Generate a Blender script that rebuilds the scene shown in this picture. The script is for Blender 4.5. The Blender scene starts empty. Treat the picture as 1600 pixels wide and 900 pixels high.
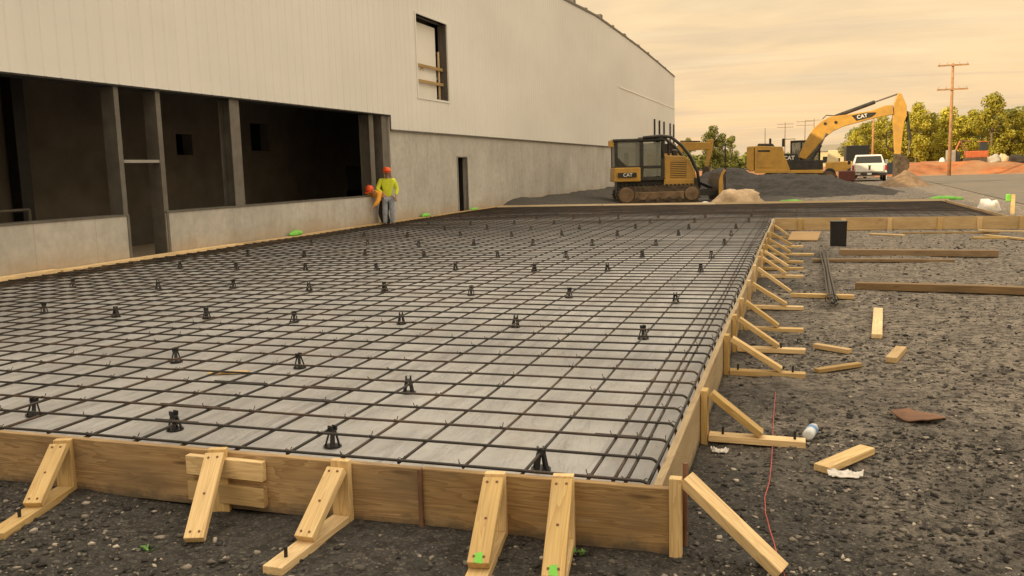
import bpy, math, random
import numpy as np
from mathutils import Vector, Matrix, noise
random.seed(7); rng=np.random.default_rng(7)
sc=bpy.context.scene; COL=sc.collection
R=math.radians
# ------------------------------------------------------------------ camera solve (real metres, ground at z=0)
F,PIT,ROL,YAW=1379.62,0.132975,0.0278494,0.3140743
HC=1.6
fw=Vector((-math.sin(YAW)*math.cos(PIT),math.cos(YAW)*math.cos(PIT),-math.sin(PIT)))
r0=Vector((math.cos(YAW),math.sin(YAW),0)); u0=r0.cross(fw)
rt=r0*math.cos(ROL)-u0*math.sin(ROL); upv=rt.cross(fw)
CAM=Vector((0,0,HC))
def ray(x,y): return fw*F+rt*(x-800)-upv*(y-450)
def G(x,y,z=0.0):
    d=ray(x,y); return CAM+d*((z-HC)/d.z)
def E(x,y,Y):
    d=ray(x,y); return CAM+d*(Y/d.y)
cd=bpy.data.cameras.new('camera'); cam=bpy.data.objects.new('camera',cd); COL.objects.link(cam)
cd.sensor_width=36; cd.lens=F/1600*36; cd.clip_start=.05; cd.clip_end=3000
m=Matrix((rt,upv,-fw)).transposed().to_4x4(); m.translation=CAM; cam.matrix_world=m
sc.camera=cam
# ------------------------------------------------------------------ node helpers / materials
def newmat(name):
    m=bpy.data.materials.new(name); m.use_nodes=True; nt=m.node_tree
    b=nt.nodes['Principled BSDF']; return m,nt,b
class NT:
    def __init__(s,nt): s.nt=nt
    def n(s,t,**kw):
        o=s.nt.nodes.new(t)
        for k,v in kw.items():
            if k.startswith('i_'):
                o.inputs[k[2:].replace('_',' ')].default_value=v
            else: setattr(o,k,v)
        return o
    def l(s,a,b): s.nt.links.new(a,b)
    def noise(s,vec,scale,detail=4,rough=.55,dist=0):
        o=s.n('ShaderNodeTexNoise'); o.inputs['Scale'].default_value=scale; o.inputs['Detail'].default_value=detail
        o.inputs['Roughness'].default_value=rough; o.inputs['Distortion'].default_value=dist
        if vec is not None: s.l(vec,o.inputs['Vector'])
        return o.outputs['Fac']
    def ramp(s,fac,stops):
        o=s.n('ShaderNodeValToRGB'); cr=o.color_ramp
        while len(cr.elements)<len(stops): cr.elements.new(.5)
        for e,(p,c) in zip(cr.elements,stops):
            e.position=p; e.color=(c,c,c,1) if not hasattr(c,'__len__') else (*c[:3],1)
        s.l(fac,o.inputs['Fac']); return o.outputs['Color']
    def mix(s,fac,a,b,mode='MIX'):
        o=s.n('ShaderNodeMix',data_type='RGBA',blend_type=mode)
        for sock,v in ((o.inputs[0],fac),(o.inputs[6],a),(o.inputs[7],b)):
            if hasattr(v,'links') or hasattr(v,'is_linked'): s.l(v,sock)
            elif hasattr(v,'__len__'): sock.default_value=(*v[:3],1)
            else: sock.default_value=v
        return o.outputs[2]
    def math(s,op,a,b=0.0,c=0.0):
        o=s.n('ShaderNodeMath',operation=op)
        for i,v in enumerate((a,b,c)):
            if hasattr(v,'is_linked'): s.l(v,o.inputs[i])
            else: o.inputs[i].default_value=v
        return o.outputs[0]
    def mapping(s,vec,scale=(1,1,1),loc=None,rot=(0,0,0)):
        o=s.n('ShaderNodeMapping'); s.l(vec,o.inputs['Vector']); o.inputs['Scale'].default_value=scale; o.inputs['Rotation'].default_value=rot
        if loc is not None: s.l(loc,o.inputs['Location'])
        return o.outputs['Vector']
    def bump(s,h,bsdf,strength=.5,dist=.01):
        o=s.n('ShaderNodeBump'); o.inputs['Strength'].default_value=strength; o.inputs['Distance'].default_value=dist
        s.l(h,o.inputs['Height']); s.l(o.outputs['Normal'],bsdf.inputs['Normal'])
def setb(b,rough=.6,metal=0,spec=.5):
    b.inputs['Roughness'].default_value=rough; b.inputs['Metallic'].default_value=metal
    if 'Specular IOR Level' in b.inputs: b.inputs['Specular IOR Level'].default_value=spec
def wood(name,c0,c1,c2,rough=.75,stain=None,staincol=(.12,.07,.03),mud=False):
    m,nt,b=newmat(name); T=NT(nt); setb(b,rough,0,.25)
    tc=T.n('ShaderNodeTexCoord').outputs['Object']; oi=T.n('ShaderNodeObjectInfo').outputs['Random']
    cx=T.n('ShaderNodeCombineXYZ'); T.l(T.math('MULTIPLY',oi,37.),cx.inputs[0]); T.l(T.math('MULTIPLY',oi,61.),cx.inputs[1])
    v=T.mapping(tc,(1.1,13,13),cx.outputs[0]); v2=T.mapping(tc,(3,150,150),cx.outputs[0])
    a=T.noise(v,1.,3,.5,1.2); w=T.math('FRACT',T.math('MULTIPLY',a,7.))
    rings=T.ramp(w,[(0,.0),(.6,.45),(.95,1.),(1.,.2)])
    fine=T.noise(v2,1.,3,.6)
    base=T.mix(rings,c0,c1); base=T.mix(T.ramp(fine,[(.35,0),(.7,.55)]),base,c2)
    vk=T.mapping(tc,(1.7,9,9),cx.outputs[0]); vo=T.n('ShaderNodeTexVoronoi'); vo.inputs['Scale'].default_value=1.0; T.l(vk,vo.inputs['Vector'])
    kn=T.ramp(vo.outputs['Distance'],[(.05,.8),(.13,.0)]); base=T.mix(kn,base,(c2[0]*.45,c2[1]*.35,c2[2]*.3))
    hv=T.math('MULTIPLY_ADD',oi,.5,.75); vv=T.n('ShaderNodeHueSaturation'); T.l(hv,vv.inputs['Value']); T.l(T.math('MULTIPLY_ADD',oi,-.25,1.1),vv.inputs['Saturation']); T.l(base,vv.inputs['Color']); base=vv.outputs['Color']
    if stain:
        s=T.noise(T.mapping(tc,(1.2,4,4),cx.outputs[0]),1.,5,.6); base=T.mix(T.ramp(s,[(.45,0),(.7,stain)]),base,staincol)
    if mud:
        sp=T.n('ShaderNodeSeparateXYZ'); T.l(tc,sp.inputs[0]); ns=T.noise(tc,9,6,.7)
        low=T.math('ADD',T.math('MULTIPLY',sp.outputs[1],-9.),T.math('MULTIPLY_ADD',ns,1.5,-1.45)); base=T.mix(T.ramp(low,[(.0,0),(.5,.75)]),base,(.085,.072,.058))
        sme=T.noise(T.mapping(tc,(2.2,7,7)),1.,6,.7); base=T.mix(T.ramp(sme,[(.58,0),(.72,.5)]),base,(.33,.27,.19))
    T.l(base,b.inputs['Base Color']); T.bump(fine,b,.35,.002); return m
def plain(name,col,rough=.6,metal=0,var=.25,scale=6,bump=.0,spec=.4,dirt=None,dirtamt=.5,dscale=2.5):
    m,nt,b=newmat(name); T=NT(nt); setb(b,rough,metal,spec)
    tc=T.n('ShaderNodeTexCoord').outputs['Object']; f=T.noise(tc,scale,5,.6)
    lo=tuple(c*(1-var) for c in col); hi=tuple(min(1,c*(1+var)) for c in col)
    base=T.mix(T.ramp(f,[(.3,0),(.7,1)]),lo,hi)
    if dirt:
        d=T.noise(tc,dscale,6,.65); base=T.mix(T.ramp(d,[(.42,0),(.66,dirtamt)]),base,dirt)
    T.l(base,b.inputs['Base Color'])
    if bump: T.bump(T.noise(tc,scale*6,4,.6),b,bump,.01)
    return m
M={}
M['pine']=wood('new_pine',(.74,.54,.25),(.55,.355,.14),(.48,.31,.13),stain=.4,staincol=(.33,.25,.16))
M['pine_old']=wood('dusty_pine',(.56,.40,.20),(.45,.30,.13),(.37,.24,.1),stain=.4,staincol=(.22,.14,.07))
M['form']=wood('form_plank',(.48,.32,.15),(.29,.175,.073),(.22,.135,.062),stain=.75,staincol=(.17,.12,.072),mud=True)
M['form_pale']=wood('pale_form_plank',(.40,.30,.165),(.31,.22,.115),(.25,.175,.09),stain=.5,staincol=(.2,.15,.09),mud=True)
M['timber']=wood('wet_timber',(.30,.20,.105),(.22,.14,.065),(.15,.095,.05),stain=.5,staincol=(.08,.055,.03))
M['steel']=plain('grey_steel',(.15,.14,.125),.55,.3,.2,3,dirt=(.1,.08,.06),dirtamt=.5)
M['galv']=plain('galvanised_steel',(.30,.29,.27),.5,.3,.2,3)
M['black_steel']=plain('black_steel',(.02,.02,.022),.5,.2,.3)
M['black_plastic']=plain('black_plastic',(.012,.012,.013),.42,0,.3,10)
M['yellow']=plain('machine_yellow',(.54,.305,.058),.42,0,.12,2,dirt=(.28,.18,.07),dirtamt=.45,dscale=1.5)
M['mblack']=plain('machine_black',(.022,.022,.022),.45,0,.3,dirt=(.1,.08,.05),dirtamt=.4)
M['track']=plain('track_dirt',(.075,.055,.037),.85,0,.5,5,.5,dirt=(.16,.115,.072),dirtamt=.5)
M['soil']=plain('brown_soil',(.20,.135,.08),.95,0,.4,3,.6)
M['white_paint']=plain('white_paint',(.72,.70,.66),.3,0,.04,2)
M['rubber']=plain('rubber',(.018,.018,.018),.8,0,.3)
M['chrome']=plain('chrome',(.55,.55,.55),.2,.9,.1)
M['red_light']=plain('red_lens',(.35,.02,.015),.25,0,.1)
M['redpaint']=plain('red_paint',(.11,.032,.026),.5,0,.2,3)
M['orange']=plain('orange_paint',(.42,.11,.04),.5,0,.2,3)
M['white_logo']=plain('white_logo',(.8,.78,.74),.5,0,.03)
M['cream']=plain('cream_wall',(.6,.5,.3),.7,0,.1)
M['navy']=plain('dark_panel',(.02,.025,.035),.5,0,.2)
M['grey']=plain('grey_panel',(.33,.31,.27),.6,0,.15)
M['green']=plain('bright_green',(.16,.48,.06),.6,0,.25,8)
M['weed']=plain('weed_green',(.10,.22,.04),.6,0,.3,20)
M['tan']=plain('tan_sand',(.52,.38,.24),.95,0,.2,6,.5)
M['white_cloth']=plain('white_cloth',(.72,.68,.62),.9,0,.15,20)
M['rust']=plain('rusty_iron',(.21,.11,.065),.85,.1,.35,9,.4,dirt=(.1,.05,.03),dirtamt=.7)
M['helmet']=plain('orange_helmet',(.8,.1,.02),.35,0,.05)
M['hivis']=plain('hi_vis_yellow',(.68,.76,.05),.75,0,.1,8)
M['hivis_orange']=plain('hi_vis_orange',(.82,.38,.05),.75,0,.1,8)
M['jeans']=plain('blue_jeans',(.30,.33,.39),.9,0,.25,12)
M['dark_cloth']=plain('dark_trousers',(.03,.03,.035),.9,0,.25,12)
M['skin']=plain('skin',(.42,.24,.15),.6,0,.08)
M['boot']=plain('boot_leather',(.06,.04,.025),.7,0,.2)
M['pole_wood']=plain('pole_wood',(.36,.2,.1),.85,0,.3,3)
M['string']=plain('red_string',(.5,.09,.08),.8,0,.2)
M['bottle']=plain('bottle_plastic',(.62,.66,.66),.2,0,.08)
M['blue']=plain('blue_label',(.12,.25,.5),.5,0,.1)
M['bark']=plain('bark',(.16,.12,.08),.9,0,.35,4,.5)
M['plywood']=wood('plywood',(.42,.27,.12),(.36,.22,.09),(.3,.18,.07),stain=.3)
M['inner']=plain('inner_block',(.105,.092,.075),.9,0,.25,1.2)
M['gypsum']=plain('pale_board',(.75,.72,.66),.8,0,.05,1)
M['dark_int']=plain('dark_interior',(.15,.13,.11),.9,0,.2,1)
def glass_mat():
    m,nt,b=newmat('cab_glass'); setb(b,.08,0,.6); b.inputs['Base Color'].default_value=(.26,.28,.235,1); b.inputs['Alpha'].default_value=.45; return m  # lightened base colour stands in for sky reflected in the panes
M['glass']=glass_mat()
def dglass():
    m,nt,b=newmat('dark_glass'); setb(b,.08,0,.7); b.inputs['Base Color'].default_value=(.02,.022,.022,1); return m
M['dglass']=dglass()
def rebar_mat():
    m,nt,b=newmat('rebar_steel'); T=NT(nt); setb(b,.5,.35,.5)
    tc=T.n('ShaderNodeTexCoord').outputs['Object']; f=T.noise(tc,1.7,5,.65); oi=T.n('ShaderNodeObjectInfo').outputs['Random']
    f2=T.math('ADD',f,T.math('MULTIPLY_ADD',oi,.2,-.1))
    base=T.mix(T.ramp(f2,[(.45,0),(.72,.9)]),(.036,.031,.027),(.10,.062,.037))
    T.l(base,b.inputs['Base Color']); return m
M['rebar']=rebar_mat()
def concrete_mat():
    m,nt,b=newmat('concrete'); T=NT(nt); setb(b,.85,0,.2)
    tc=T.n('ShaderNodeTexCoord').outputs['Object']
    a=T.noise(tc,.55,6,.62); c=T.noise(tc,6,5,.65); st=T.noise(T.mapping(tc,(1,1.6,.25)),1.3,5,.6)
    base=T.mix(T.ramp(a,[(.3,0),(.7,1)]),(.38,.36,.32),(.55,.52,.47))
    base=T.mix(T.ramp(st,[(.48,0),(.72,.32)]),base,(.27,.25,.215))
    base=T.mix(T.ramp(c,[(.35,.25),(.6,0)]),base,(.2,.185,.16))
    sp=T.n('ShaderNodeSeparateXYZ'); T.l(tc,sp.inputs[0])
    # tie-rod panel joints every 1.22 m, and clay splashed along the foot of the wall
    j=T.math('ABSOLUTE',T.math('SUBTRACT',T.math('FRACT',T.math('DIVIDE',sp.outputs[1],1.22)),.5)); j=T.ramp(j,[(.0,.35),(.012,0)])
    base=T.mix(j,base,(.2,.18,.155))
    mud=T.math('SUBTRACT',1.15,T.math('ADD',T.math('MULTIPLY',sp.outputs[2],1.0),T.math('MULTIPLY',T.noise(tc,.8,5,.65),.9)))
    base=T.mix(T.ramp(mud,[(.05,0),(.5,.62)]),base,(.36,.25,.14))
    T.l(base,b.inputs['Base Color']); T.bump(c,b,.25,.006); return m
M['concrete']=concrete_mat()
def siding_mat():
    m,nt,b=newmat('metal_siding'); T=NT(nt); setb(b,.55,0,.35)
    tc=T.n('ShaderNodeTexCoord').outputs['Object']
    a=T.noise(T.mapping(tc,(1,.12,.3)),1,4,.6); st=T.noise(T.mapping(tc,(1,3,.12)),1,4,.6)
    base=T.mix(T.ramp(a,[(.35,0),(.65,1)]),(.66,.645,.61),(.73,.715,.675)); base=T.mix(T.ramp(st,[(.5,0),(.75,.12)]),base,(.45,.43,.38))
    T.l(base,b.inputs['Base Color']); return m
M['siding']=siding_mat()
def film_mat():
    m,nt,b=newmat('vapour_sheet'); T=NT(nt); setb(b,.5,0,.35)
    tc=T.n('ShaderNodeTexCoord').outputs['Object']
    a=T.noise(tc,.7,6,.65); w=T.noise(T.mapping(tc,(5,.8,1),rot=(0,0,.15)),1,4,.55,.6); c=T.noise(tc,9,5,.7)
    base=T.mix(T.ramp(a,[(.32,0),(.68,1)]),(.285,.278,.272),(.45,.442,.432))
    base=T.mix(T.ramp(w,[(.5,0),(.62,.35),(.7,0)]),base,(.19,.19,.205))
    base=T.mix(T.ramp(c,[(.5,0),(.75,.45)]),base,(.32,.26,.19))
    T.l(base,b.inputs['Base Color'])
    h=T.math('ADD',w,T.math('MULTIPLY',T.noise(T.mapping(tc,(2.2,1.1,1)),1.5,4,.5,.8),1.2)); T.bump(h,b,.8,.06); return m
M['film']=film_mat()
def ground_mat():
    m,nt,b=newmat('gravel_ground'); T=NT(nt); setb(b,.95,0,.15)
    tc=T.n('ShaderNodeTexCoord').outputs['Object']
    big=T.noise(tc,.35,5,.6); mid=T.noise(tc,3.2,6,.7); fine=T.noise(tc,45,6,.75)
    vo=T.n('ShaderNodeTexVoronoi'); vo.inputs['Scale'].default_value=85; T.l(tc,vo.inputs['Vector'])
    sp=T.n('ShaderNodeSeparateXYZ'); T.l(tc,sp.inputs[0])
    dx=T.math('MULTIPLY_ADD',big,2.6,T.math('MULTIPLY_ADD',sp.outputs[0],.30,-1.28)); dy=T.math('MULTIPLY_ADD',T.math('MINIMUM',sp.outputs[1],8.),.22,-1.0)
    dust=T.math('ADD',T.math('MAXIMUM',T.math('MINIMUM',dx,.5),-.4),T.math('MINIMUM',dy,.35))
    blot=T.noise(tc,13,5,.72,.4); speck=T.noise(tc,30,3,.7)
    base=T.mix(T.ramp(dust,[(.0,0),(.6,1)]),(.09,.086,.08),(.42,.36,.29))
    base=T.mix(T.ramp(mid,[(.42,0),(.62,.6)]),base,(.095,.086,.076))
    base=T.mix(T.ramp(blot,[(.48,0),(.58,.85)]),base,(.045,.040,.036))
    base=T.mix(T.ramp(speck,[(.60,0),(.68,.7)]),base,(.33,.295,.24))
    pc=T.n('ShaderNodeSeparateColor'); T.l(vo.outputs['Color'],pc.inputs[0])
    base=T.mix(T.ramp(pc.outputs[0],[(.75,0),(.95,.4)]),base,(.27,.23,.18))
    base=T.mix(T.ramp(fine,[(.38,.7),(.55,0)]),base,(.05,.045,.04))
    T.l(base,b.inputs['Base Color']); T.bump(T.math('ADD',T.math('MULTIPLY',fine,1.4),T.math('ADD',T.math('MULTIPLY',blot,1.2),T.math('MULTIPLY',vo.outputs['Distance'],-.25))),b,.9,.022); return m
M['ground']=ground_mat()
def island(name,stops,rough=.9,extra=None,transl=0):
    m,nt,b=newmat(name); T=NT(nt); setb(b,rough,0,.2)
    g=T.n('ShaderNodeNewGeometry'); base=T.ramp(g.outputs['Random Per Island'],stops)
    oi=T.n('ShaderNodeObjectInfo').outputs['Random']; hs=T.n('ShaderNodeHueSaturation'); T.l(base,hs.inputs['Color']); T.l(T.math('MULTIPLY_ADD',oi,.5,.75),hs.inputs['Value']); base=hs.outputs['Color']
    T.l(base,b.inputs['Base Color'])
    if transl:
        tr=T.n('ShaderNodeBsdfTranslucent'); T.l(base,tr.inputs['Color']); mx=T.n('ShaderNodeMixShader'); mx.inputs[0].default_value=transl
        T.l(b.outputs[0],mx.inputs[1]); T.l(tr.outputs[0],mx.inputs[2]); T.l(mx.outputs[0],nt.nodes['Material Output'].inputs[0])
    return m
M['stones']=island('gravel_stones',[(0,(.03,.028,.027)),(.5,(.075,.07,.063)),(.78,(.16,.143,.122)),(.93,(.32,.28,.23)),(1,(.6,.53,.44))])
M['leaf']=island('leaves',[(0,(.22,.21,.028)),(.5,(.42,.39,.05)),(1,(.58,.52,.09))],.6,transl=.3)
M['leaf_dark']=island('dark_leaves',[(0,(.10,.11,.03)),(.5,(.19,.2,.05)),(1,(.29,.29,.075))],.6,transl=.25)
M['pile']=plain('dark_gravel',(.034,.030,.027),.95,0,.5,5,.9,dirt=(.06,.05,.04),dirtamt=.6,dscale=1.2)
M['road']=plain('grey_road',(.13,.115,.092),.9,0,.2,1.5,.3,dirt=(.17,.14,.105),dirtamt=.6,dscale=.25)
M['red_dirt']=plain('red_dirt',(.31,.105,.032),.95,0,.5,.7,.9,dirt=(.30,.175,.085),dirtamt=.95,dscale=.3)
M['tan_dirt']=plain('tan_dirt',(.25,.165,.09),.95,0,.2,.8,.4)
# ------------------------------------------------------------------ mesh builder
class MB:
    def __init__(s): s.v=[];s.f=[]
    def add(s,vs,fs):
        o=len(s.v); s.v+= [tuple(v) for v in vs]; s.f+=[tuple(i+o for i in f) for f in fs]; return s
    def hexa(s,p): # 8 pts: bottom 4 ccw, top 4
        return s.add(p,[(3,2,1,0),(4,5,6,7),(0,1,5,4),(1,2,6,5),(2,3,7,6),(3,0,4,7)])
    def box(s,x0,x1,y0,y1,z0,z1):
        return s.hexa([(x0,y0,z0),(x1,y0,z0),(x1,y1,z0),(x0,y1,z0),(x0,y0,z1),(x1,y0,z1),(x1,y1,z1),(x0,y1,z1)])
    def frus(s,b,z0,t,z1):
        return s.hexa([(b[0],b[2],z0),(b[1],b[2],z0),(b[1],b[3],z0),(b[0],b[3],z0),(t[0],t[2],z1),(t[1],t[2],z1),(t[1],t[3],z1),(t[0],t[3],z1)])
    def prism(s,prof,y0,y1): # profile in (x,z) extruded along y
        n=len(prof); a=sum(prof[i][0]*prof[(i+1)%n][1]-prof[(i+1)%n][0]*prof[i][1] for i in range(n))
        if a<0: prof=prof[::-1]
        vs=[(x,y0,z) for x,z in prof]+[(x,y1,z) for x,z in prof]
        return s.add(vs,[tuple(range(n)),tuple(range(2*n-1,n-1,-1))]+[(i,i+n,(i+1)%n+n,(i+1)%n) for i in range(n)])
    def prismx(s,prof,x0,x1): # profile in (y,z) extruded along x
        n=len(prof); a=sum(prof[i][0]*prof[(i+1)%n][1]-prof[(i+1)%n][0]*prof[i][1] for i in range(n))
        if a<0: prof=prof[::-1]
        vs=[(x0,y,z) for y,z in prof]+[(x1,y,z) for y,z in prof]
        return s.add(vs,[tuple(range(n-1,-1,-1)),tuple(range(n,2*n))]+[(i,(i+1)%n,(i+1)%n+n,i+n) for i in range(n)])
    def tube(s,pts,r,n=6,cap=True):
        pts=[Vector(p) for p in pts]; rs=r if hasattr(r,'__len__') else [r]*len(pts)
        t=(pts[1]-pts[0]).normalized(); a=t.orthogonal().normalized(); rings=[]
        for i,p in enumerate(pts):
            t=((pts[min(i+1,len(pts)-1)]-pts[max(i-1,0)])).normalized(); a=(a-t*a.dot(t)).normalized(); b=t.cross(a)
            rings.append([p+(a*math.cos(2*math.pi*k/n)+b*math.sin(2*math.pi*k/n))*rs[i] for k in range(n)])
        vs=[v for rg in rings for v in rg]; fs=[]
        for i in range(len(pts)-1):
            for k in range(n): fs.append((i*n+k,i*n+(k+1)%n,(i+1)*n+(k+1)%n,(i+1)*n+k))
        if cap: fs+= [tuple(range(n-1,-1,-1)),tuple(range((len(pts)-1)*n,len(pts)*n))]
        return s.add(vs,fs)
    def lathe(s,prof,n=16,c=(0,0,0),axis='z'):
        vs=[];
        for r,h in prof:
            for k in range(n):
                a=2*math.pi*k/n; x,y=r*math.cos(a),r*math.sin(a)
                p={'z':(x,y,h),'y':(x,h,-y),'x':(h,x,y)}[axis]; vs.append((p[0]+c[0],p[1]+c[1],p[2]+c[2]))
        fs=[(i*n+k,i*n+(k+1)%n,(i+1)*n+(k+1)%n,(i+1)*n+k) for i in range(len(prof)-1) for k in range(n)]
        fs+=[tuple(range(n-1,-1,-1)),tuple(range((len(prof)-1)*n,len(prof)*n))]
        return s.add(vs,fs)
    def mesh(s,name):
        me=bpy.data.meshes.new(name); me.from_pydata(s.v,[],s.f); me.validate(); return me
    def build(s,name,mat,parent=None,mw=None,bevel=0,smooth=False,tag_=None):
        me=s.mesh(name); me.materials.append(M[mat] if isinstance(mat,str) else mat)
        o=bpy.data.objects.new(name,me); COL.objects.link(o)
        if smooth: me.polygons.foreach_set('use_smooth',[True]*len(me.polygons))
        if parent is not None: o.parent=parent
        if mw is not None: o.matrix_basis=mw
        if bevel:
            b=o.modifiers.new('Bevel','BEVEL'); b.width=bevel; b.segments=2; b.limit_method='ANGLE'; b.angle_limit=R(40)
        return o
def tag(o,label,cat,group=None):
    o['label']=label; o['category']=cat
    if group: o['group']=group
    return o
def kind(o,k): o['kind']=k; return o
def root(name,label,cat,loc=(0,0,0),rz=0,group=None):
    o=bpy.data.objects.new(name,None); COL.objects.link(o); o.empty_display_size=.1
    o.matrix_basis=Matrix.Translation(Vector(loc))@Matrix.Rotation(rz,4,'Z')
    return tag(o,label,cat,group)
def copy_tree(o,parent=None):
    c=o.copy(); COL.objects.link(c); c.parent=parent
    for ch in list(o.children): copy_tree(ch,c)
    return c
def lumber(name,p0,p1,w,t,mat,parent=None,side=None,bevel=.003,inv=None,pointed=False,wob=0):
    """a sawn stick from p0 to p1; width w lies along 'side', thickness t across"""
    p0=Vector(p0);p1=Vector(p1); d=p1-p0; L=d.length; x=d.normalized()
    s=Vector(side) if side is not None else Vector((0,0,1)).cross(x)
    if s.length<1e-4: s=Vector((1,0,0))
    y=(s-x*s.dot(x)).normalized(); z=x.cross(y)
    mb=MB(); n=max(1,int(L/.5)) if wob else 1
    if pointed:
        q=min(.22,L*.3); a,b=w/2,t/2
        mb.hexa([(0,-.012,-b),(0,.012,-b),(0,.012,b),(0,-.012,b),(q,-a,-b),(q,a,-b),(q,a,b),(q,-a,b)]); mb.v,mb.f=[],[]
        mb.add([(0,-.012,-b),(0,.012,-b),(0,.012,b),(0,-.012,b),(q,-a,-b),(q,a,-b),(q,a,b),(q,-a,b),(L,-a,-b),(L,a,-b),(L,a,b),(L,-a,b)],
               [(3,2,1,0),(8,9,10,11)]+[(i+k,i+(k+1)%4,i+4+(k+1)%4,i+4+k)[::1] for i in (0,4) for k in range(4)])
    elif n==1: mb.hexa([(0,-w/2,-t/2),(L,-w/2,-t/2),(L,w/2,-t/2),(0,w/2,-t/2),(0,-w/2,t/2),(L,-w/2,t/2),(L,w/2,t/2),(0,w/2,t/2)])
    else:
        vs=[];sd=random.random()*50
        for i in range(n+1):
            X=L*i/n; dy=noise.noise((X*.35+sd,0,0))*wob; dz=noise.noise((X*.35+sd,9,0))*wob
            vs+=[(X,-w/2+dy,-t/2+dz),(X,w/2+dy,-t/2+dz),(X,w/2+dy,t/2+dz),(X,-w/2+dy,t/2+dz)]
        fs=[(3,2,1,0),tuple(4*n+k for k in range(4))]+[(4*i+k,4*i+(k+1)%4,4*i+4+(k+1)%4,4*i+4+k) for i in range(n) for k in range(4)]
        mb.add(vs,fs)
    mw=Matrix((x,y,z)).transposed().to_4x4(); mw.translation=p0
    if inv is None and parent is not None: inv=parent.matrix_basis.inverted()
    o=mb.build(name,mat,parent,(inv@mw) if inv is not None else mw,bevel)
    return o
def fixn(o):
    import bmesh
    bm=bmesh.new(); bm.from_mesh(o.data); bmesh.ops.recalc_face_normals(bm,faces=bm.faces); bm.to_mesh(o.data); bm.free(); return o
def text(name,body,size,mat,parent,mw,ext=.004):
    c=bpy.data.curves.new(name,'FONT'); c.body=body; c.size=size; c.extrude=ext; c.align_x='CENTER'; c.align_y='CENTER'; c.offset=size*.02
    c.materials.append(M[mat]); t_=bpy.data.objects.new(name,c); COL.objects.link(t_); bpy.context.view_layer.update(); me=bpy.data.meshes.new_from_object(t_.evaluated_get(bpy.context.evaluated_depsgraph_get())); bpy.data.objects.remove(t_)
    if not me.materials: me.materials.append(M[mat])
    o=bpy.data.objects.new(name,me); COL.objects.link(o); o.parent=parent; o.matrix_basis=mw; return o
def heightfield(name,mat,xs,ys,fz,parent=None):
    nx,ny=len(xs),len(ys); vs=[(x,y,fz(x,y)) for y in ys for x in xs]
    fs=[(j*nx+i,j*nx+i+1,(j+1)*nx+i+1,(j+1)*nx+i) for j in range(ny-1) for i in range(nx-1)]
    mb=MB(); mb.v=vs; mb.f=fs; return mb.build(name,mat,parent,smooth=True)
def sm(a,b,x):
    t=max(0,min(1,(x-a)/(b-a))); return t*t*(3-2*t)
def fb(x,y,z=0,o=4):
    s=0;a=1
    for i in range(o): s+=a*noise.noise((x,y,z+i*7.3)); x*=2.07;y*=2.07;a*=.5
    return s
# ------------------------------------------------------------------ setting
def gz(x,y):
    near=1-sm(14,30,y)
    z=near*(.022*fb(x*.9,y*.9)+.010*fb(x*5,y*5,3,3))
    z+=.03*(1-sm(-6,-2.5,x))*(1-sm(3.2,4.2,y))
    if y>30.5:
        k=sm(30.5,33,y)*(1-sm(52,75,y)); z+=k*(.42*(1-sm(-10,-6.5,x))+.10*fb(x*.6,y*.6,2)*(1-sm(4,7,x)))
    if -10.9<x<-.54 and 3.55<y<30.9: z=-.06
    if -.7<x<4.4 and 22<y<30.9: z=-.06
    if x>7 and y>30: z=-.02
    if y>78: z=-.05
    return z
def axis(parts):
    o=[]
    for a,b,n in parts: o+=[a+(b-a)*i/n for i in range(n)]
    o.append(parts[-1][1]); return o
gx=axis([(-900,-60,6),(-60,-14,14),(-14,-6,24),(-6,-.8,70),(-.8,4.2,130),(4.2,12,60),(12,60,24),(60,900,8)])
gy=axis([(-60,-6,10),(-6,1.8,16),(1.8,4.2,60),(4.2,9,120),(9,16,80),(16,32,64),(32,60,50),(60,120,20),(120,1500,10)])
kind(heightfield('ground','ground',gx,gy,gz),'structure')
rd=MB(); 
rd.add([(7.2,33,.0),(60,33,.0),(90,90,.0),(9.0,90,.0),(8.6,66,.0)],[(0,1,2,3,4)]); kind(rd.build('road','road'),'structure')
def dz(x,y):
    e=sm(92,97,y)*(1-sm(112,135,y)*.25)
    return -.06+e*(1.12+.2*fb(x*.08,y*.12)+.26*fb(x*.45,y*.5,4))*(.6+.4*sm(-5,14,x))
kind(heightfield('red_dirt','red_dirt',axis([(-60,-20,20),(-20,60,200),(60,200,40)]),axis([(91,99,20),(99,135,30),(135,160,5)]),dz),'structure')
sh=MB(); sh.add([(4,88.5,-.03),(75,88.5,-.03),(78,93,-.01),(2,93,-.01)],[(0,1,2,3)]); kind(sh.build('dirt_verge','tan_dirt'),'structure')
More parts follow.
